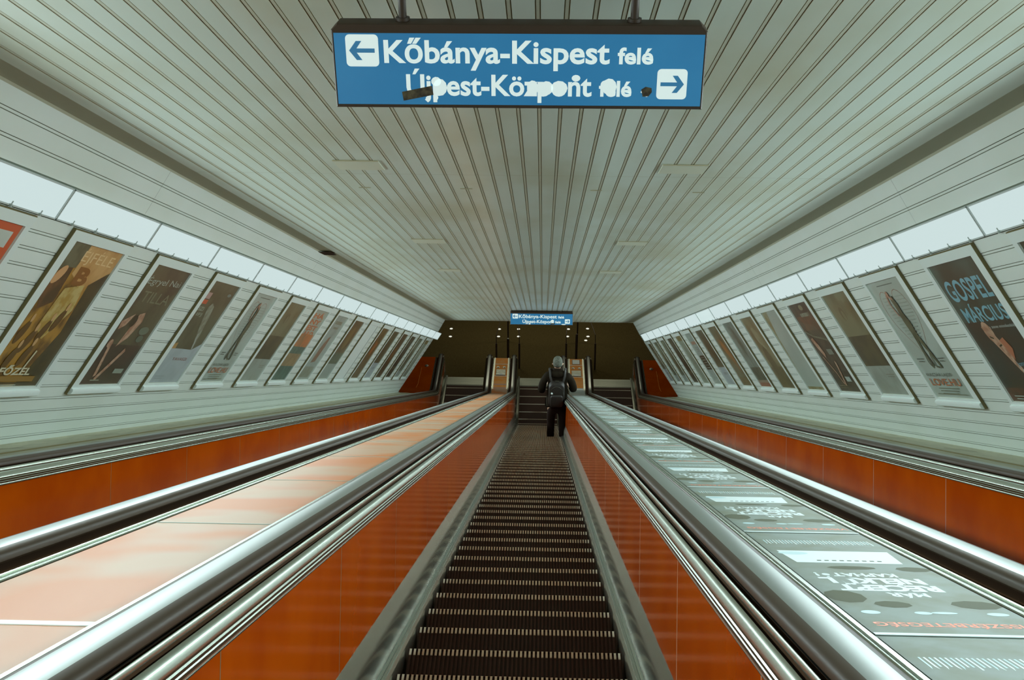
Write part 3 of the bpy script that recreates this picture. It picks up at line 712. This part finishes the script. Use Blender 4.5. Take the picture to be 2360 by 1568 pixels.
def art_redbrown(a): a.rect(0, 0, 1, 1, pmat((92, 70, 34), (76, 58, 28), 8)); a.oval(.5, .45, .22, .18, pmat((128, 96, 50)))

frames_proto = {}
def make_frame(sd, t):
    """white frame, dark strip painted as its shaded side and rounded ledge"""
    xl, xr = (-.10, PW + .06) if sd < 0 else (-.06, PW + .10)
    f = MB(); o0, o1 = .0, .017
    def prism(pts):   # flat bar with chamfered inner edge
        f.box(*pts)
    f.box((xl, -PH - .03, o0), (-.004, .068, o1)); f.box((PW + .004, -PH - .03, o0), (xr, .068, o1)); f.box((-.004, .004, o0), (PW + .004, .068, o1))
    f.box((-.004, -PH - .03, o0), (PW + .004, -PH - .004, o1))
    f.build('frame', M['frame'], t, local=True)
    b = MB(); b.box((-.004, -PH - .004, .0005), (PW + .004, .004, .006)); b.build('backing', M['band'], t, local=True)
    r = MB(); x = xl if sd < 0 else xr
    r.box((x - .007 if sd < 0 else x, -PH - .075, .0), (x if sd < 0 else x + .007, .074, .019)); r.box((xl, .068, 0), (xr, .074, .016)); r.build('side_shade', M['joint'], t, local=True)  # dark strip painted in for the shaded near side of the frame
    l = MB(); pr = [(.0, .0), (.030, -.004), (.036, -.014), (.036, -.040), (.028, -.050), (.0, -.055)]
    l.loft([[(x, -PH - .020 + b_, a_ + .001) for a_, b_ in pr] for x in (xl + .012, xr - .004)]); l.build('ledge', M['frame'], t, local=True)
    u = MB(); u.box((xl + .01, -PH - .080, .0), (xr, -PH - .0755, .004)); u.build('shadow_gap', M['joint'], t, local=True)
R_ART = [('dark', 'dark poster mostly cut off by the right edge of the photo', art_dark),
 ('gospel', 'dark poster reading GOSPEL MÁRCIUS in pale blue capitals', art_gospel),
 ('love', 'pale poster with a heart outline, dancing couple and orange LOVE.HU, right wall', art_love),
 ('rings', 'brown poster with faint rings and pale lower part beyond the right wall\'s LOVE.HU', art_rings),
 ('collage', 'dark brown collage poster with pale slanting lines and a raised arm', art_collage),
 ('empty', 'nearly blank pale poster stained brown at its lower left edge', art_empty),
 ('tan', 'tan and brown blurry poster beyond the nearly blank one', art_tan),
 ('street', 'blue-grey poster with a dark figure and a red foot', art_street),
 ('flame', 'ochre poster with a slanting orange shape, right wall', art_flame),
 ('half', 'narrow-looking olive brown poster with a bluish white lower third, right wall', art_half),
 ('words', 'pale poster with a dark block of text lines, right wall', art_words),
 ('pale', 'pale greenish poster with a brown top strip, far on the right wall', art_pale),
 ('darkline', 'dark poster with a thin pale slanting line, far on the right wall', art_dark),
 ('mid', 'grey-green poster with a brown centre, fourth from the far end of the right wall', art_mid),
 ('mid2', 'grey-green poster with a brown centre, third from the far end of the right wall', art_mid),
 ('half2', 'dark poster with a pale foot, last but one on the right wall', art_half)]
L_ART = [('red', 'orange-red poster with a white box, only its corner in the photo', art_red),
 ('theatre', 'big golden poster crowded with figures, nearest full one on the left wall', art_theatre),
 ('dancer', 'dark brown poster with a dancing figure with bare arms and pale script', art_dancer),
 ('szi', 'dark poster with a red square, a tall leaning pale figure and a lilac-white foot', art_szi),
 ('love', 'pale poster with dancers, heart outline and orange LOVE.HU on the left wall', art_love),
 ('rings', 'brown poster with a pale lower part beyond the LOVE.HU one, left wall', art_rings),
 ('letters', 'poster with big orange letters above a teal lower strip', art_letters),
 ('couple', 'pale poster with a reddish brown figure in its middle, left wall', art_couple),
 ('teal', 'brown poster turning teal and pale at its foot, left wall', art_teal),
 ('blank', 'blank white poster frame with a dark reveal, left wall', None),
 ('bo', 'brown poster with an orange patch, left wall, next beyond the blank frame', art_brownor),
 ('half', 'brown poster with a bluish white lower third, far on the left wall', art_half),
 ('rb', 'reddish brown poster with a lighter oval, far on the left wall', art_redbrown),
 ('dark', 'dark poster, fourth from the far end of the left wall', art_dark),
 ('mid', 'grey-green poster, third from the far end of the left wall', art_mid),
 ('pale', 'pale greenish poster, last but one on the left wall', art_pale)]
for sd, base, arts, pit in ((1, 6.545, R_ART, 1.38), (-1, 6.375, L_ART, 1.385)):
    proto = None
    for k, (nm, lab, fn) in enumerate(arts):
        s0 = base + (k - 1) * pit
        mw = wall_matrix(sd, s0 + (PW if sd > 0 else 0), .082, 0.002)
        gname = 'framed posters on the %s wall' % ('right' if sd > 0 else 'left')
        if proto is None:
            t = proto = thing('poster_frame', lab, 'poster', mw, gname); make_frame(sd, t)
            PK = list(t.children)
        else:
            t = proto.copy(); COL.objects.link(t); t.matrix_world = mw; MW[t.name] = mw.copy(); t['label'] = lab
            for c in PK: q = c.copy(); COL.objects.link(q); q.parent = t
        if fn:
            a = Art(); a.z = .0065; fn(a); o = a.mb.build('poster', a.ms, t, local=True, fix=False)
        else:
            b = MB(); b.box((0, -PH, .006), (PW - .03, 0, .012)); b.build('poster', M['frame'], t, local=True)
            b = MB(); b.box((PW - .03, -PH, .0062), (PW, 0, .0075)); b.build('reveal', M['gap'], t, local=True)

# ------------------------------------------------------------------ hanging direction signs
SIGN = {'blue': mat('sign_blue_acrylic', rgb(34, 92, 132), 0.3, emit=(0.016, 0.095, 0.19, 1), es=1.0, col2=rgb(44, 104, 142), nscale=3),
        'white': mat('sign_white_acrylic', rgb(170, 182, 178), 0.4, emit=(0.46, 0.54, 0.53, 1), es=1.0),
        'case': mat('sign_case', (0.045, 0.026, 0.014, 1), 0.5), 'tape': mat('dark_sticker', (0.03, 0.022, 0.012, 1), 0.6, col2=(0.10, 0.08, 0.04, 1), nscale=60),
        'blue2': mat('sign_arrow_blue', rgb(45, 100, 135), 0.3, emit=(0.02, 0.09, 0.17, 1), es=1.0)}
def rrect(cx, cy, w, h, r, z, n=5):
    P = []
    for qx, qy, a0 in ((1, 1, 0), (-1, 1, 90), (-1, -1, 180), (1, -1, 270)):
        for k in range(n + 1):
            a = math.radians(a0 + 90 * k / n); P.append((cx + qx * (w / 2 - r) + r * math.cos(a), cy + qy * (h / 2 - r) + r * math.sin(a), z))
    return P
def make_sign(mw, label, near=True):
    t = thing('direction_sign', label, 'sign', mw, 'hanging direction signs')
    Wd, Hg, Dp = 1.25, .285, .085; k = Wd / 2190.0
    # local: x right, y up, z towards the viewer; origin at the middle of the bottom edge of the face
    ux = lambda px: (px - 1178) * k
    uy = lambda py: (628 - py) * k
    c = MB(); hw = Wd / 2
    ch = .022
    ring = lambda z, d: [(-hw + d, d, z), (hw - d, d, z), (hw - d, Hg - ch, z), (hw - ch, Hg - d, z), (-hw + ch, Hg - d, z), (-hw + d, Hg - ch, z)]
    c.loft([ring(-Dp, .008), ring(-Dp + .01, 0), ring(-.002, 0), ring(.004, .004)]); c.build('housing', SIGN['case'], t, local=True)
    f = MB(); f.box((ux(98), uy(605), .004), (ux(2258), uy(183), .006)); f.build('face', SIGN['blue'], t, local=True)
    z = .0068
    for (x0, y0, x1, y1), d in (((165, 190, 358, 378), -1), ((1995, 382, 2172, 563), 1)):
        a = MB(); P = rrect((ux(x0) + ux(x1)) / 2, (uy(y0) + uy(y1)) / 2, (x1 - x0) * k, (y1 - y0) * k, .014, z); a.quad(*P); tl = a.build('arrow_tile', SIGN['white'], t, local=True, fix=False)
        a = MB(); cx, cy = (ux(x0) + ux(x1)) / 2, (uy(y0) + uy(y1)) / 2; s = (x1 - x0) * k / 2
        q = lambda x, y: (cx + d * x * s, cy + y * s, z + .0006)
        pts = [q(.80, 0), q(.36, .58), q(.02, .58), q(.34, .13), q(-.76, .13), q(-.76, -.13), q(.34, -.13), q(.02, -.58), q(.36, -.58)]
        a.quad(*pts); o = a.build('arrow', SIGN['blue2'], t, local=True, fix=False); o.parent = tl
    L = MB()
    put_text(L, 'K\u0151b\u00e1nya-Kispest', ux(388), ux(1712), uy(352), 135 * k, z, bold=.024); L.build('lettering', SIGN['white'], t, local=True, fix=False); L = MB(); put_text(L, 'fel\u00e9', ux(1758), ux(1966), uy(352), 96 * k, z, bold=.03)
    L.build('lettering', SIGN['white'], t, local=True, fix=False)
    L = MB()
    put_text(L, '\u00dajpest-K\u00f6zpont', ux(512), ux(1612), uy(546), 128 * k, z, bold=.024); L.build('lettering', SIGN['white'], t, local=True, fix=False); L = MB(); put_text(L, 'fel\u00e9', ux(1655), ux(1848), uy(546), 94 * k, z, bold=.03)
    if near:      # vandalised holes filled white
        for x, y, a_, b_ in ((712, 500, 42, 52), (690, 465, 30, 28), (1420, 500, 50, 44), (1262, 500, 34, 46), (1345, 500, 40, 42), (1518, 440, 26, 20), (1716, 490, 44, 50), (640, 566, 16, 12), (686, 562, 14, 16), (1938, 528, 14, 22), (1912, 520, 10, 7)):
            tp = MB(); tp.disc((ux(x), uy(y)), a_ * k, z + .0003, ry=b_ * k, n=11); tp.build('torn_patch', SIGN['white'], t, local=True, fix=False)
    else:
        for x, y, a_, b_ in ((1560, 470, 60, 70), (1950, 590, 80, 20), (760, 580, 40, 25)): tp = MB(); tp.disc((ux(x), uy(y)), a_ * k, z + .0003, ry=b_ * k, n=9); tp.build('torn_patch', SIGN['white'], t, local=True, fix=False)
    L.build('lettering', SIGN['white'], t, local=True, fix=False)
    s = MB()
    P = [(484, 528), (664, 490), (672, 545), (492, 582)] if near else [(1490, 560), (1640, 540), (1650, 580), (1500, 600)]
    s.quad(*[(ux(x), uy(y), z + .0012) for x, y in P[::-1]])
    s.build('sticker', SIGN['tape'], t, local=True, fix=False)
    if near:
        s = MB(); s.quad(*[(ux(x), uy(y), z + .001) for x, y in ((1905, 505), (1930, 488), (1965, 495), (1968, 520), (1950, 545), (1915, 548))]); s.build('burn_mark', SIGN['tape'], t, local=True, fix=False)
    for x in (498, 1852):
        r = MB(); r.tube([(ux(x), Hg - .004, -Dp * .5), (ux(x), Hg + (.09 if near else .02), -Dp * .5)], .014, n=10); r.tube([(ux(x), Hg + .001, -Dp * .5), (ux(x), Hg + .012, -Dp * .5)], .024, n=12); r.build('hanger', SIGN['case'], t, local=True)
    return t
def upright(x, y, z, roll=0.0):
    m = Matrix((VX, Vector((0, 0, 1)), Vector((0, -1, 0)))).transposed().to_4x4(); m.translation = (x, y, z)
    return m @ Matrix.Rotation(roll, 4, 'Z')
p = W(0, 3.835, .905)
make_sign(upright(-.097, p.y, p.z, math.radians(.12)), 'large backlit blue sign in front with a dark sticker across its second line', True)
p = W(0, 22.40, 1.245)
make_sign(upright(-.042, p.y, p.z - .325, math.radians(.15)), 'far small-looking blue sign under the end of the ceiling', False)

# ------------------------------------------------------------------ landing hall
R = cam.rotation_euler.to_matrix()
def ray(px, py): return (R @ Vector(((px - 1180) / FPX, -(py - 784) / FPX, -1))).normalized()
def at_y(px, py, y): d = ray(px, py); t = y / d.y; return Vector((d.x * t, y, CZ + d.z * t))
def at_z(px, py, z): d = ray(px, py); t = (z - CZ) / d.z; return Vector((d.x * t, d.y * t, z))
HY0, HY1, HX, HZ = CY - 1.2, 44.0, 4.05, 3.75
def plane(nm, pts, m):
    b = MB(); b.quad(*pts); return tag(b.build(nm, m, fix=False), kind='structure')
fy = CY + FL(2.30)
plane('floor', [(-HX, fy, 0), (HX, fy, 0), (HX, HY1, 0), (-HX, HY1, 0)], M['floor'])
plane('wall_back', [(-HX, HY1, 0), (HX, HY1, 0), (HX, HY1, HZ), (-HX, HY1, HZ)], M['hall'])
plane('wall_hall_left', [(-HX, HY0, -.3), (-HX, HY1, -.3), (-HX, HY1, HZ), (-HX, HY0, HZ)], M['hall'])
plane('wall_hall_right', [(HX, HY0, -.3), (HX, HY1, -.3), (HX, HY1, HZ), (HX, HY0, HZ)], M['hall'])
plane('ceiling_hall', [(-HX, HY0 + .6, HZ), (HX, HY0 + .6, HZ), (HX, HY1, HZ), (-HX, HY1, HZ)], M['hall'])
for x_ in (-1.6, 1.5):      # unseen lamps added to brighten the landing floor
    ld = bpy.data.lights.new('hall_floor_fill', 'AREA'); ld.shape = 'RECTANGLE'; ld.size = 1.6; ld.size_y = .5; ld.energy = 32; ld.color = (1, .93, .70)
    lo = bpy.data.objects.new('hall_floor_fill', ld); COL.objects.link(lo); lo.location = (x_, 30.0, HZ - .1)
lamp0 = None
for i, (px, py) in enumerate(((1040, 758), (1038, 776), (1151, 759), (1149, 776), (1195, 759), (1195, 776), (1310, 759), (1308, 776), (1354, 758), (1355, 776), (1350, 785))):
    g_ = at_z(px, py, -HZ + .02)
    mw = Matrix.Translation((g_.x, g_.y, HZ - .02))
    lab = 'small round hall lamp mirrored in the dark floor ' + ('far left, upper of two', 'far left, lower of two', 'behind the left deck, upper left', 'behind the left deck, lower left', 'behind the left deck, upper right', 'behind the left deck, lower right',
        'behind the right deck, upper left', 'behind the right deck, lower left', 'behind the right deck, upper right', 'behind the right deck, right middle', 'behind the right deck, faint lowest one')[i]
    if lamp0 is None:
        lamp0 = t = thing('ceiling_lamp', lab, 'light', mw, 'downlights mirrored in the floor')
        b = MB(); b.loft([[(r * math.cos(2 * PI * q / 16), r * math.sin(2 * PI * q / 16), z) for q in range(16)] for r, z in ((.075, .02), (.075, 0), (.06, -.004))], caps=False); b.build('rim', M['dark'], t, local=True)
        b = MB(); b.disc((0, 0), .06, -.002, n=16); b.build('lens', M['lamp'], t, local=True, fix=False)
    else: dup(lamp0, mw, lab)
# bollards, poles and thin guide rails beyond the newels
for xs, lab, gx in (((1144, 1171, 1197), 'behind the left deck end', -1), ((1305, 1328, 1372), 'behind the right deck end', 1)):
    a = at_y(xs[1], 815, 28.2)
    top = at_y(xs[1], 781 if gx < 0 else 771, 28.2)
    t = thing('bollard', 'dark slim bollard standing on the landing floor ' + lab, 'bollard', Vector((a.x, 28.2, 0)))
    b = MB(); b.tube([(a.x, 28.2, 0), (a.x, 28.2, .02), (a.x, 28.2, top.z)], [.06, .034, .034], n=14); b.build('post', SIGN['case'], t)
    b = MB(); b.tube([(a.x, 28.2, top.z), (a.x, 28.2, top.z + .012)], [.03, .02], n=12); b.build('top_stud', M['steel2'] if gx < 0 else SIGN['case'], t)
    a2 = at_y(1171 if gx < 0 else 1331, 760, 29.6)
    b = MB(); b.tube([(a2.x, 29.6, 0), (a2.x, 29.6, HZ)], .022, n=10)
    tag(b.build('pole', SIGN['case']), 'thin dark floor-to-ceiling pole ' + lab.replace('behind', 'standing behind'), 'pole')
    for j, x in enumerate((xs[0], xs[2])):
        dx = (8 if j == 0 else -4) if gx < 0 else (3 if j == 0 else -10)
        P = [at_y(x, 818, 28.0), at_y(x, 792, 28.0), at_y(x, 772, 28.05), at_y(x + dx * .35, 762, 28.2), at_y(x + dx, 744, 28.6)]
        P[0].z = 0
        t = thing('guide_rail', 'thin bent dark rail rising %s, its %s one' % (lab, 'left' if j == 0 else 'right'), 'rail', Vector((P[0].x, 28.0, 0)))
        b = MB(); b.tube(P, .010, n=8); b.build('rail', SIGN['case'], t)
        b = MB(); b.tube([P[0], P[1]], .026, n=10); b.build('sleeve', SIGN['case'], t)

# ------------------------------------------------------------------ the man on the middle escalator
K = 2.06 / 1.80
PM = {'skin': mat('skin', rgb(196, 158, 130), 0.5), 'coat': mat('dark_jacket_cloth', (0.014, 0.009, 0.005, 1), 0.9, col2=(0.018, 0.014, 0.008, 1), nscale=12, bump=.3, spec=.08),
      'pants': mat('dark_trousers', (0.016, 0.008, 0.005, 1), 0.85, spec=.15), 'shoe': mat('dark_shoe_leather', (0.024, 0.014, 0.008, 1), 0.5),
      'hair': mat('short_grey_hair', (0.15, 0.165, 0.13, 1), 0.8, col2=(0.055, 0.055, 0.035, 1), nscale=60, bump=.6), 'pack': mat('dark_backpack_nylon', (0.010, 0.006, 0.004, 1), 0.6, col2=(0.015, 0.011, 0.006, 1), nscale=25, bump=.2),
      'pack2': mat('backpack_seam', (0.035, 0.032, 0.016, 1), 0.6), 'eye': mat('eye_white', (0.8, 0.8, 0.78, 1), 0.3)}
kst = 42
py_, pz_ = NOSE_Y0 + .4 * kst - .21, nose_z(NOSE_Y0 + .4 * kst) + .001
PXC = at_y(1284, 900, py_).x
PB = Matrix.Translation((PXC, py_, pz_)) @ Matrix.Scale(K, 4)
def skin(name, nodes, edges, m, parent, sub=2, root=0):
    me = bpy.data.meshes.new(name); bm = bmesh.new(); ly = bm.verts.layers.skin.verify(); vs = []
    for nd in nodes:
        v = bm.verts.new((nd[0] * K, nd[1] * K, nd[2] * K)); r = nd[3]; v[ly].radius = (r * K, r * K) if not isinstance(r, tuple) else (r[0] * K, r[1] * K); vs.append(v)
    vs[root][ly].use_root = True
    for a, b in edges: bm.edges.new((vs[a], vs[b]))
    bm.to_mesh(me); bm.free(); me.materials.append(m)
    o = bpy.data.objects.new(name, me); COL.objects.link(o); o.parent = parent
    s = o.modifiers.new('Skin', 'SKIN'); s.use_smooth_shade = True; s.branch_smoothing = .5
    d = o.modifiers.new('Subdivision', 'SUBSURF'); d.levels = sub; d.render_levels = sub
    return o
man = thing('person', 'person seen from behind, short grey hair, dark jacket and trousers, standing on the middle escalator', 'person', Matrix.Translation((PXC, py_, pz_)))
N = [(0, 0, .95, .13), (0, -.01, 1.12, .12), (0, -.02, 1.30, .13), (0, -.02, 1.42, .10), (0, -.005, 1.52, .056), (0, .005, 1.585, .058), (0, .012, 1.66, (.080, .092)), (0, .010, 1.715, (.072, .082)), (0, .008, 1.765, .045)]
Ed = [(0, 1), (1, 2), (2, 3), (3, 4), (4, 5), (5, 6), (6, 7), (7, 8)]
def limb(N, Ed, start, pts):
    p = start
    for q in pts: N.append(q); Ed.append((p, len(N) - 1)); p = len(N) - 1
    return p
N.append((0, .105, 1.650, .014)); Ed.append((6, len(N) - 1))           # nose
for sx in (-1, 1):
    limb(N, Ed, 6, [(sx * .092, -.008, 1.655, .012), (sx * .097, -.014, 1.670, .012)])   # ears
    w = limb(N, Ed, 3, [(sx * .15, -.02, 1.40, .050), (sx * .23, -.03, 1.29, .045), (sx * .285, -.04, 1.17, .040), (sx * .25, .10, 1.12, .034), (sx * .20, .22, 1.11, .025), (sx * .185, .265, 1.11, .030)])
    for j, (dx, L) in enumerate(((-.024, .062), (-.008, .072), (.009, .068), (.025, .052))):   # curled fingers
        limb(N, Ed, w, [(sx * (.18 - sx * 0) + dx, .305, 1.112 - abs(dx) * .2, .0085), (sx * .175 + dx, .305 + L * .55, 1.098, .008), (sx * .170 + dx, .305 + L * .6, 1.098 - L * .45, .0075), (sx * .168 + dx, .305 + L * .3, 1.094 - L * .7, .0065)])
    limb(N, Ed, w, [(sx * .155, .285, 1.125, .010), (sx * .135, .312, 1.118, .009), (sx * .128, .335, 1.108, .008)])   # thumb
    limb(N, Ed, 0, [(sx * .10, 0, .86, .092), (sx * .105, .02, .50, .060), (sx * .108, .0, .30, .056), (sx * .11, -.01, .10, .038), (sx * .112, .05, .05, .036), (sx * .118, .15, .035, .030)])
skin('body', N, Ed, PM['skin'], man)
# jacket, bulky, hem below the hips
N = [(0, .0, 1.00, (.205, .15)), (0, -.01, .86, (.215, .155)), (0, .0, .76, (.212, .15)), (0, -.02, 1.20, (.205, .15)), (0, -.03, 1.37, (.205, .14)), (0, -.02, 1.50, (.15, .105)), (0, -.015, 1.565, (.082, .078)), (0, -.01, 1.58, (.080, .076))]
Ed = [(0, 1), (1, 2), (0, 3), (3, 4), (4, 5), (5, 6), (6, 7)]
limb(N, Ed, 4, [(-.20, -.03, 1.44, .092), (-.262, -.03, 1.28, .080), (-.285, -.04, 1.13, .076), (-.285, .06, 1.06, .070), (-.235, .20, 1.08, .052)])
limb(N, Ed, 4, [(.20, -.03, 1.44, .092), (.265, -.03, 1.30, .080), (.300, -.04, 1.15, .076), (.290, .07, 1.09, .070), (.235, .20, 1.09, .052)])
skin('jacket', N, Ed, PM['coat'], man)
# hood lying on the shoulders
mb = MB()
for j in range(1): mb.loft([[((.135 * math.cos(a) * w) * K, (-.055 + .085 * math.sin(a) * w) * K, z * K) for a in [2 * PI * q / 20 for q in range(20)]] for z, w in ((1.42, .75), (1.455, 1.08), (1.49, 1.12), (1.525, .95), (1.55, .68))])
mb.build('hood', PM['coat'], man, local=True)
N = [(0, 0, .86, (.17, .13)), (0, 0, .80, (.17, .12))]; Ed = [(0, 1)]
for sx, kx in ((-1, .105), (1, .115)): limb(N, Ed, 1, [(sx * kx * .95, 0, .66, .098), (sx * kx, .01, .45, .080), (sx * kx, -.005, .22, .074), (sx * (kx + .003), -.02, .055, .072)])
skin('trousers', N, Ed, PM['pants'], man)
for sx, kx in ((-1, .112), (1, .122)):
    mb = MB(); rings = []
    for y, w, h in ((-.085, .030, .05), (-.07, .042, .085), (.0, .045, .10), (.07, .050, .075), (.14, .052, .055), (.18, .040, .042), (.195, .02, .02)):
        rings.append([((sx * kx + w * math.cos(a)) * K, y * K, max(0.0, h * .5 + h * .5 * math.sin(a)) * K) for a in [2 * PI * q / 14 for q in range(14)]])
    mb.loft(rings); mb.build('shoe', PM['shoe'], man, local=True)
mb = MB(); rings = []
for z, rx, ry, oy in ((1.622, .070, .055, -.026), (1.650, .0835, .080, -.016), (1.69, .0865, .092, -.006), (1.73, .083, .089, .0), (1.765, .070, .075, .004), (1.788, .048, .052, .006), (1.799, .018, .02, .006)):
    rings.append([(rx * math.cos(a) * K, (oy + ry * math.sin(a) * (.86 if math.sin(a) > 0 and z < 1.70 else 1)) * K, z * K) for a in [2 * PI * q / 24 for q in range(24)]])
mb.loft(rings); mb.build('hair', PM['hair'], man, local=True, sharp=80)
for sx in (-1, 1):
    mb = MB(); c = Vector((sx * .031, .092, 1.682)) * K; rings = [[(c.x + .011 * K * math.cos(a) * math.sin(f), c.y + .010 * K * math.cos(f), c.z + .008 * K * math.sin(a) * math.sin(f)) for a in [2 * PI * q / 10 for q in range(10)]] for f in (.15, .8, 1.5, 2.3)]
    mb.loft(rings); mb.build('eye', PM['eye'], man, local=True)
mb = MB(); mb.tube([Vector(p) * K for p in ((-.025, .088, 1.612), (0, .097, 1.614), (.025, .088, 1.612))], [.003 * K, .006 * K, .003 * K], n=6); mb.build('mouth', mat('lips', rgb(170, 110, 92), .5), man, local=True)

bag = thing('backpack', 'dark backpack with a small white badge, worn on the grey-haired man\'s back', 'backpack', Matrix.Translation((PXC, py_, pz_)))
def rbox(mb, c, h, r, bulge=0.0, n=6, m=0):
    """rounded slab facing -y"""
    rings = []
    for t, yy in ((.78, -1.0), (.93, -.8), (1.0, -.3), (1.0, .6), (.96, 1.0)):
        P = rrect(0, 0, 2 * h[0] * t, 2 * h[2] * t, r * t, 0, n)
        rings.append([((c[0] + x) * K, (c[1] + h[1] * yy - bulge * (1 - (z_ / h[2]) ** 2) * (1 if yy < 0 else 0)) * K, (c[2] + z_) * K) for x, z_, _ in P])
    mb.loft(rings, m=m)
mb = MB(); rbox(mb, (-.012, -.235, 1.16), (.142, .075, .25), .09, .02); mb.build('main_pouch', PM['pack'], bag, local=True)
mb = MB(); rbox(mb, (-.012, -.325, 1.07), (.110, .030, .125), .05, .01); mb.build('front_pocket', PM['pack'], bag, local=True)
mb = MB()
mb.tube([Vector((-.012 + .118 * math.cos(a), -.318, 1.205 + .155 * math.sin(a))) * K for a in [PI * q / 12 for q in range(13)]], .006 * K, n=6); mb.build('zip_seam', PM['pack2'], bag, local=True)
for sx in (-1, 1):
    mb = MB(); mb.tube([Vector(p) * K for p in ((sx * .10, -.18, 1.36), (sx * .13, -.15, 1.48), (sx * .135, -.06, 1.555), (sx * .14, .05, 1.53), (sx * .15, .125, 1.35), (sx * .15, .135, 1.15))], .020 * K, n=8); mb.build('shoulder_strap', PM['pack'], bag, local=True)
mb = MB(); mb.tube([Vector(p) * K for p in ((-.04, -.205, 1.39), (-.035, -.225, 1.425), (.02, -.225, 1.425), (.025, -.205, 1.39))], .008 * K, n=6); mb.build('grab_loop', PM['pack2'], bag, local=True)
mb = MB(); mb.loft([[((-.098 + r * math.cos(a)) * K, y * K, (1.225 + r * math.sin(a)) * K) for a in [2 * PI * q / 14 for q in range(14)]] for r, y in ((.017, -.300), (.017, -.340), (.011, -.345))]); mb.build('badge', M['frame'], bag, local=True)
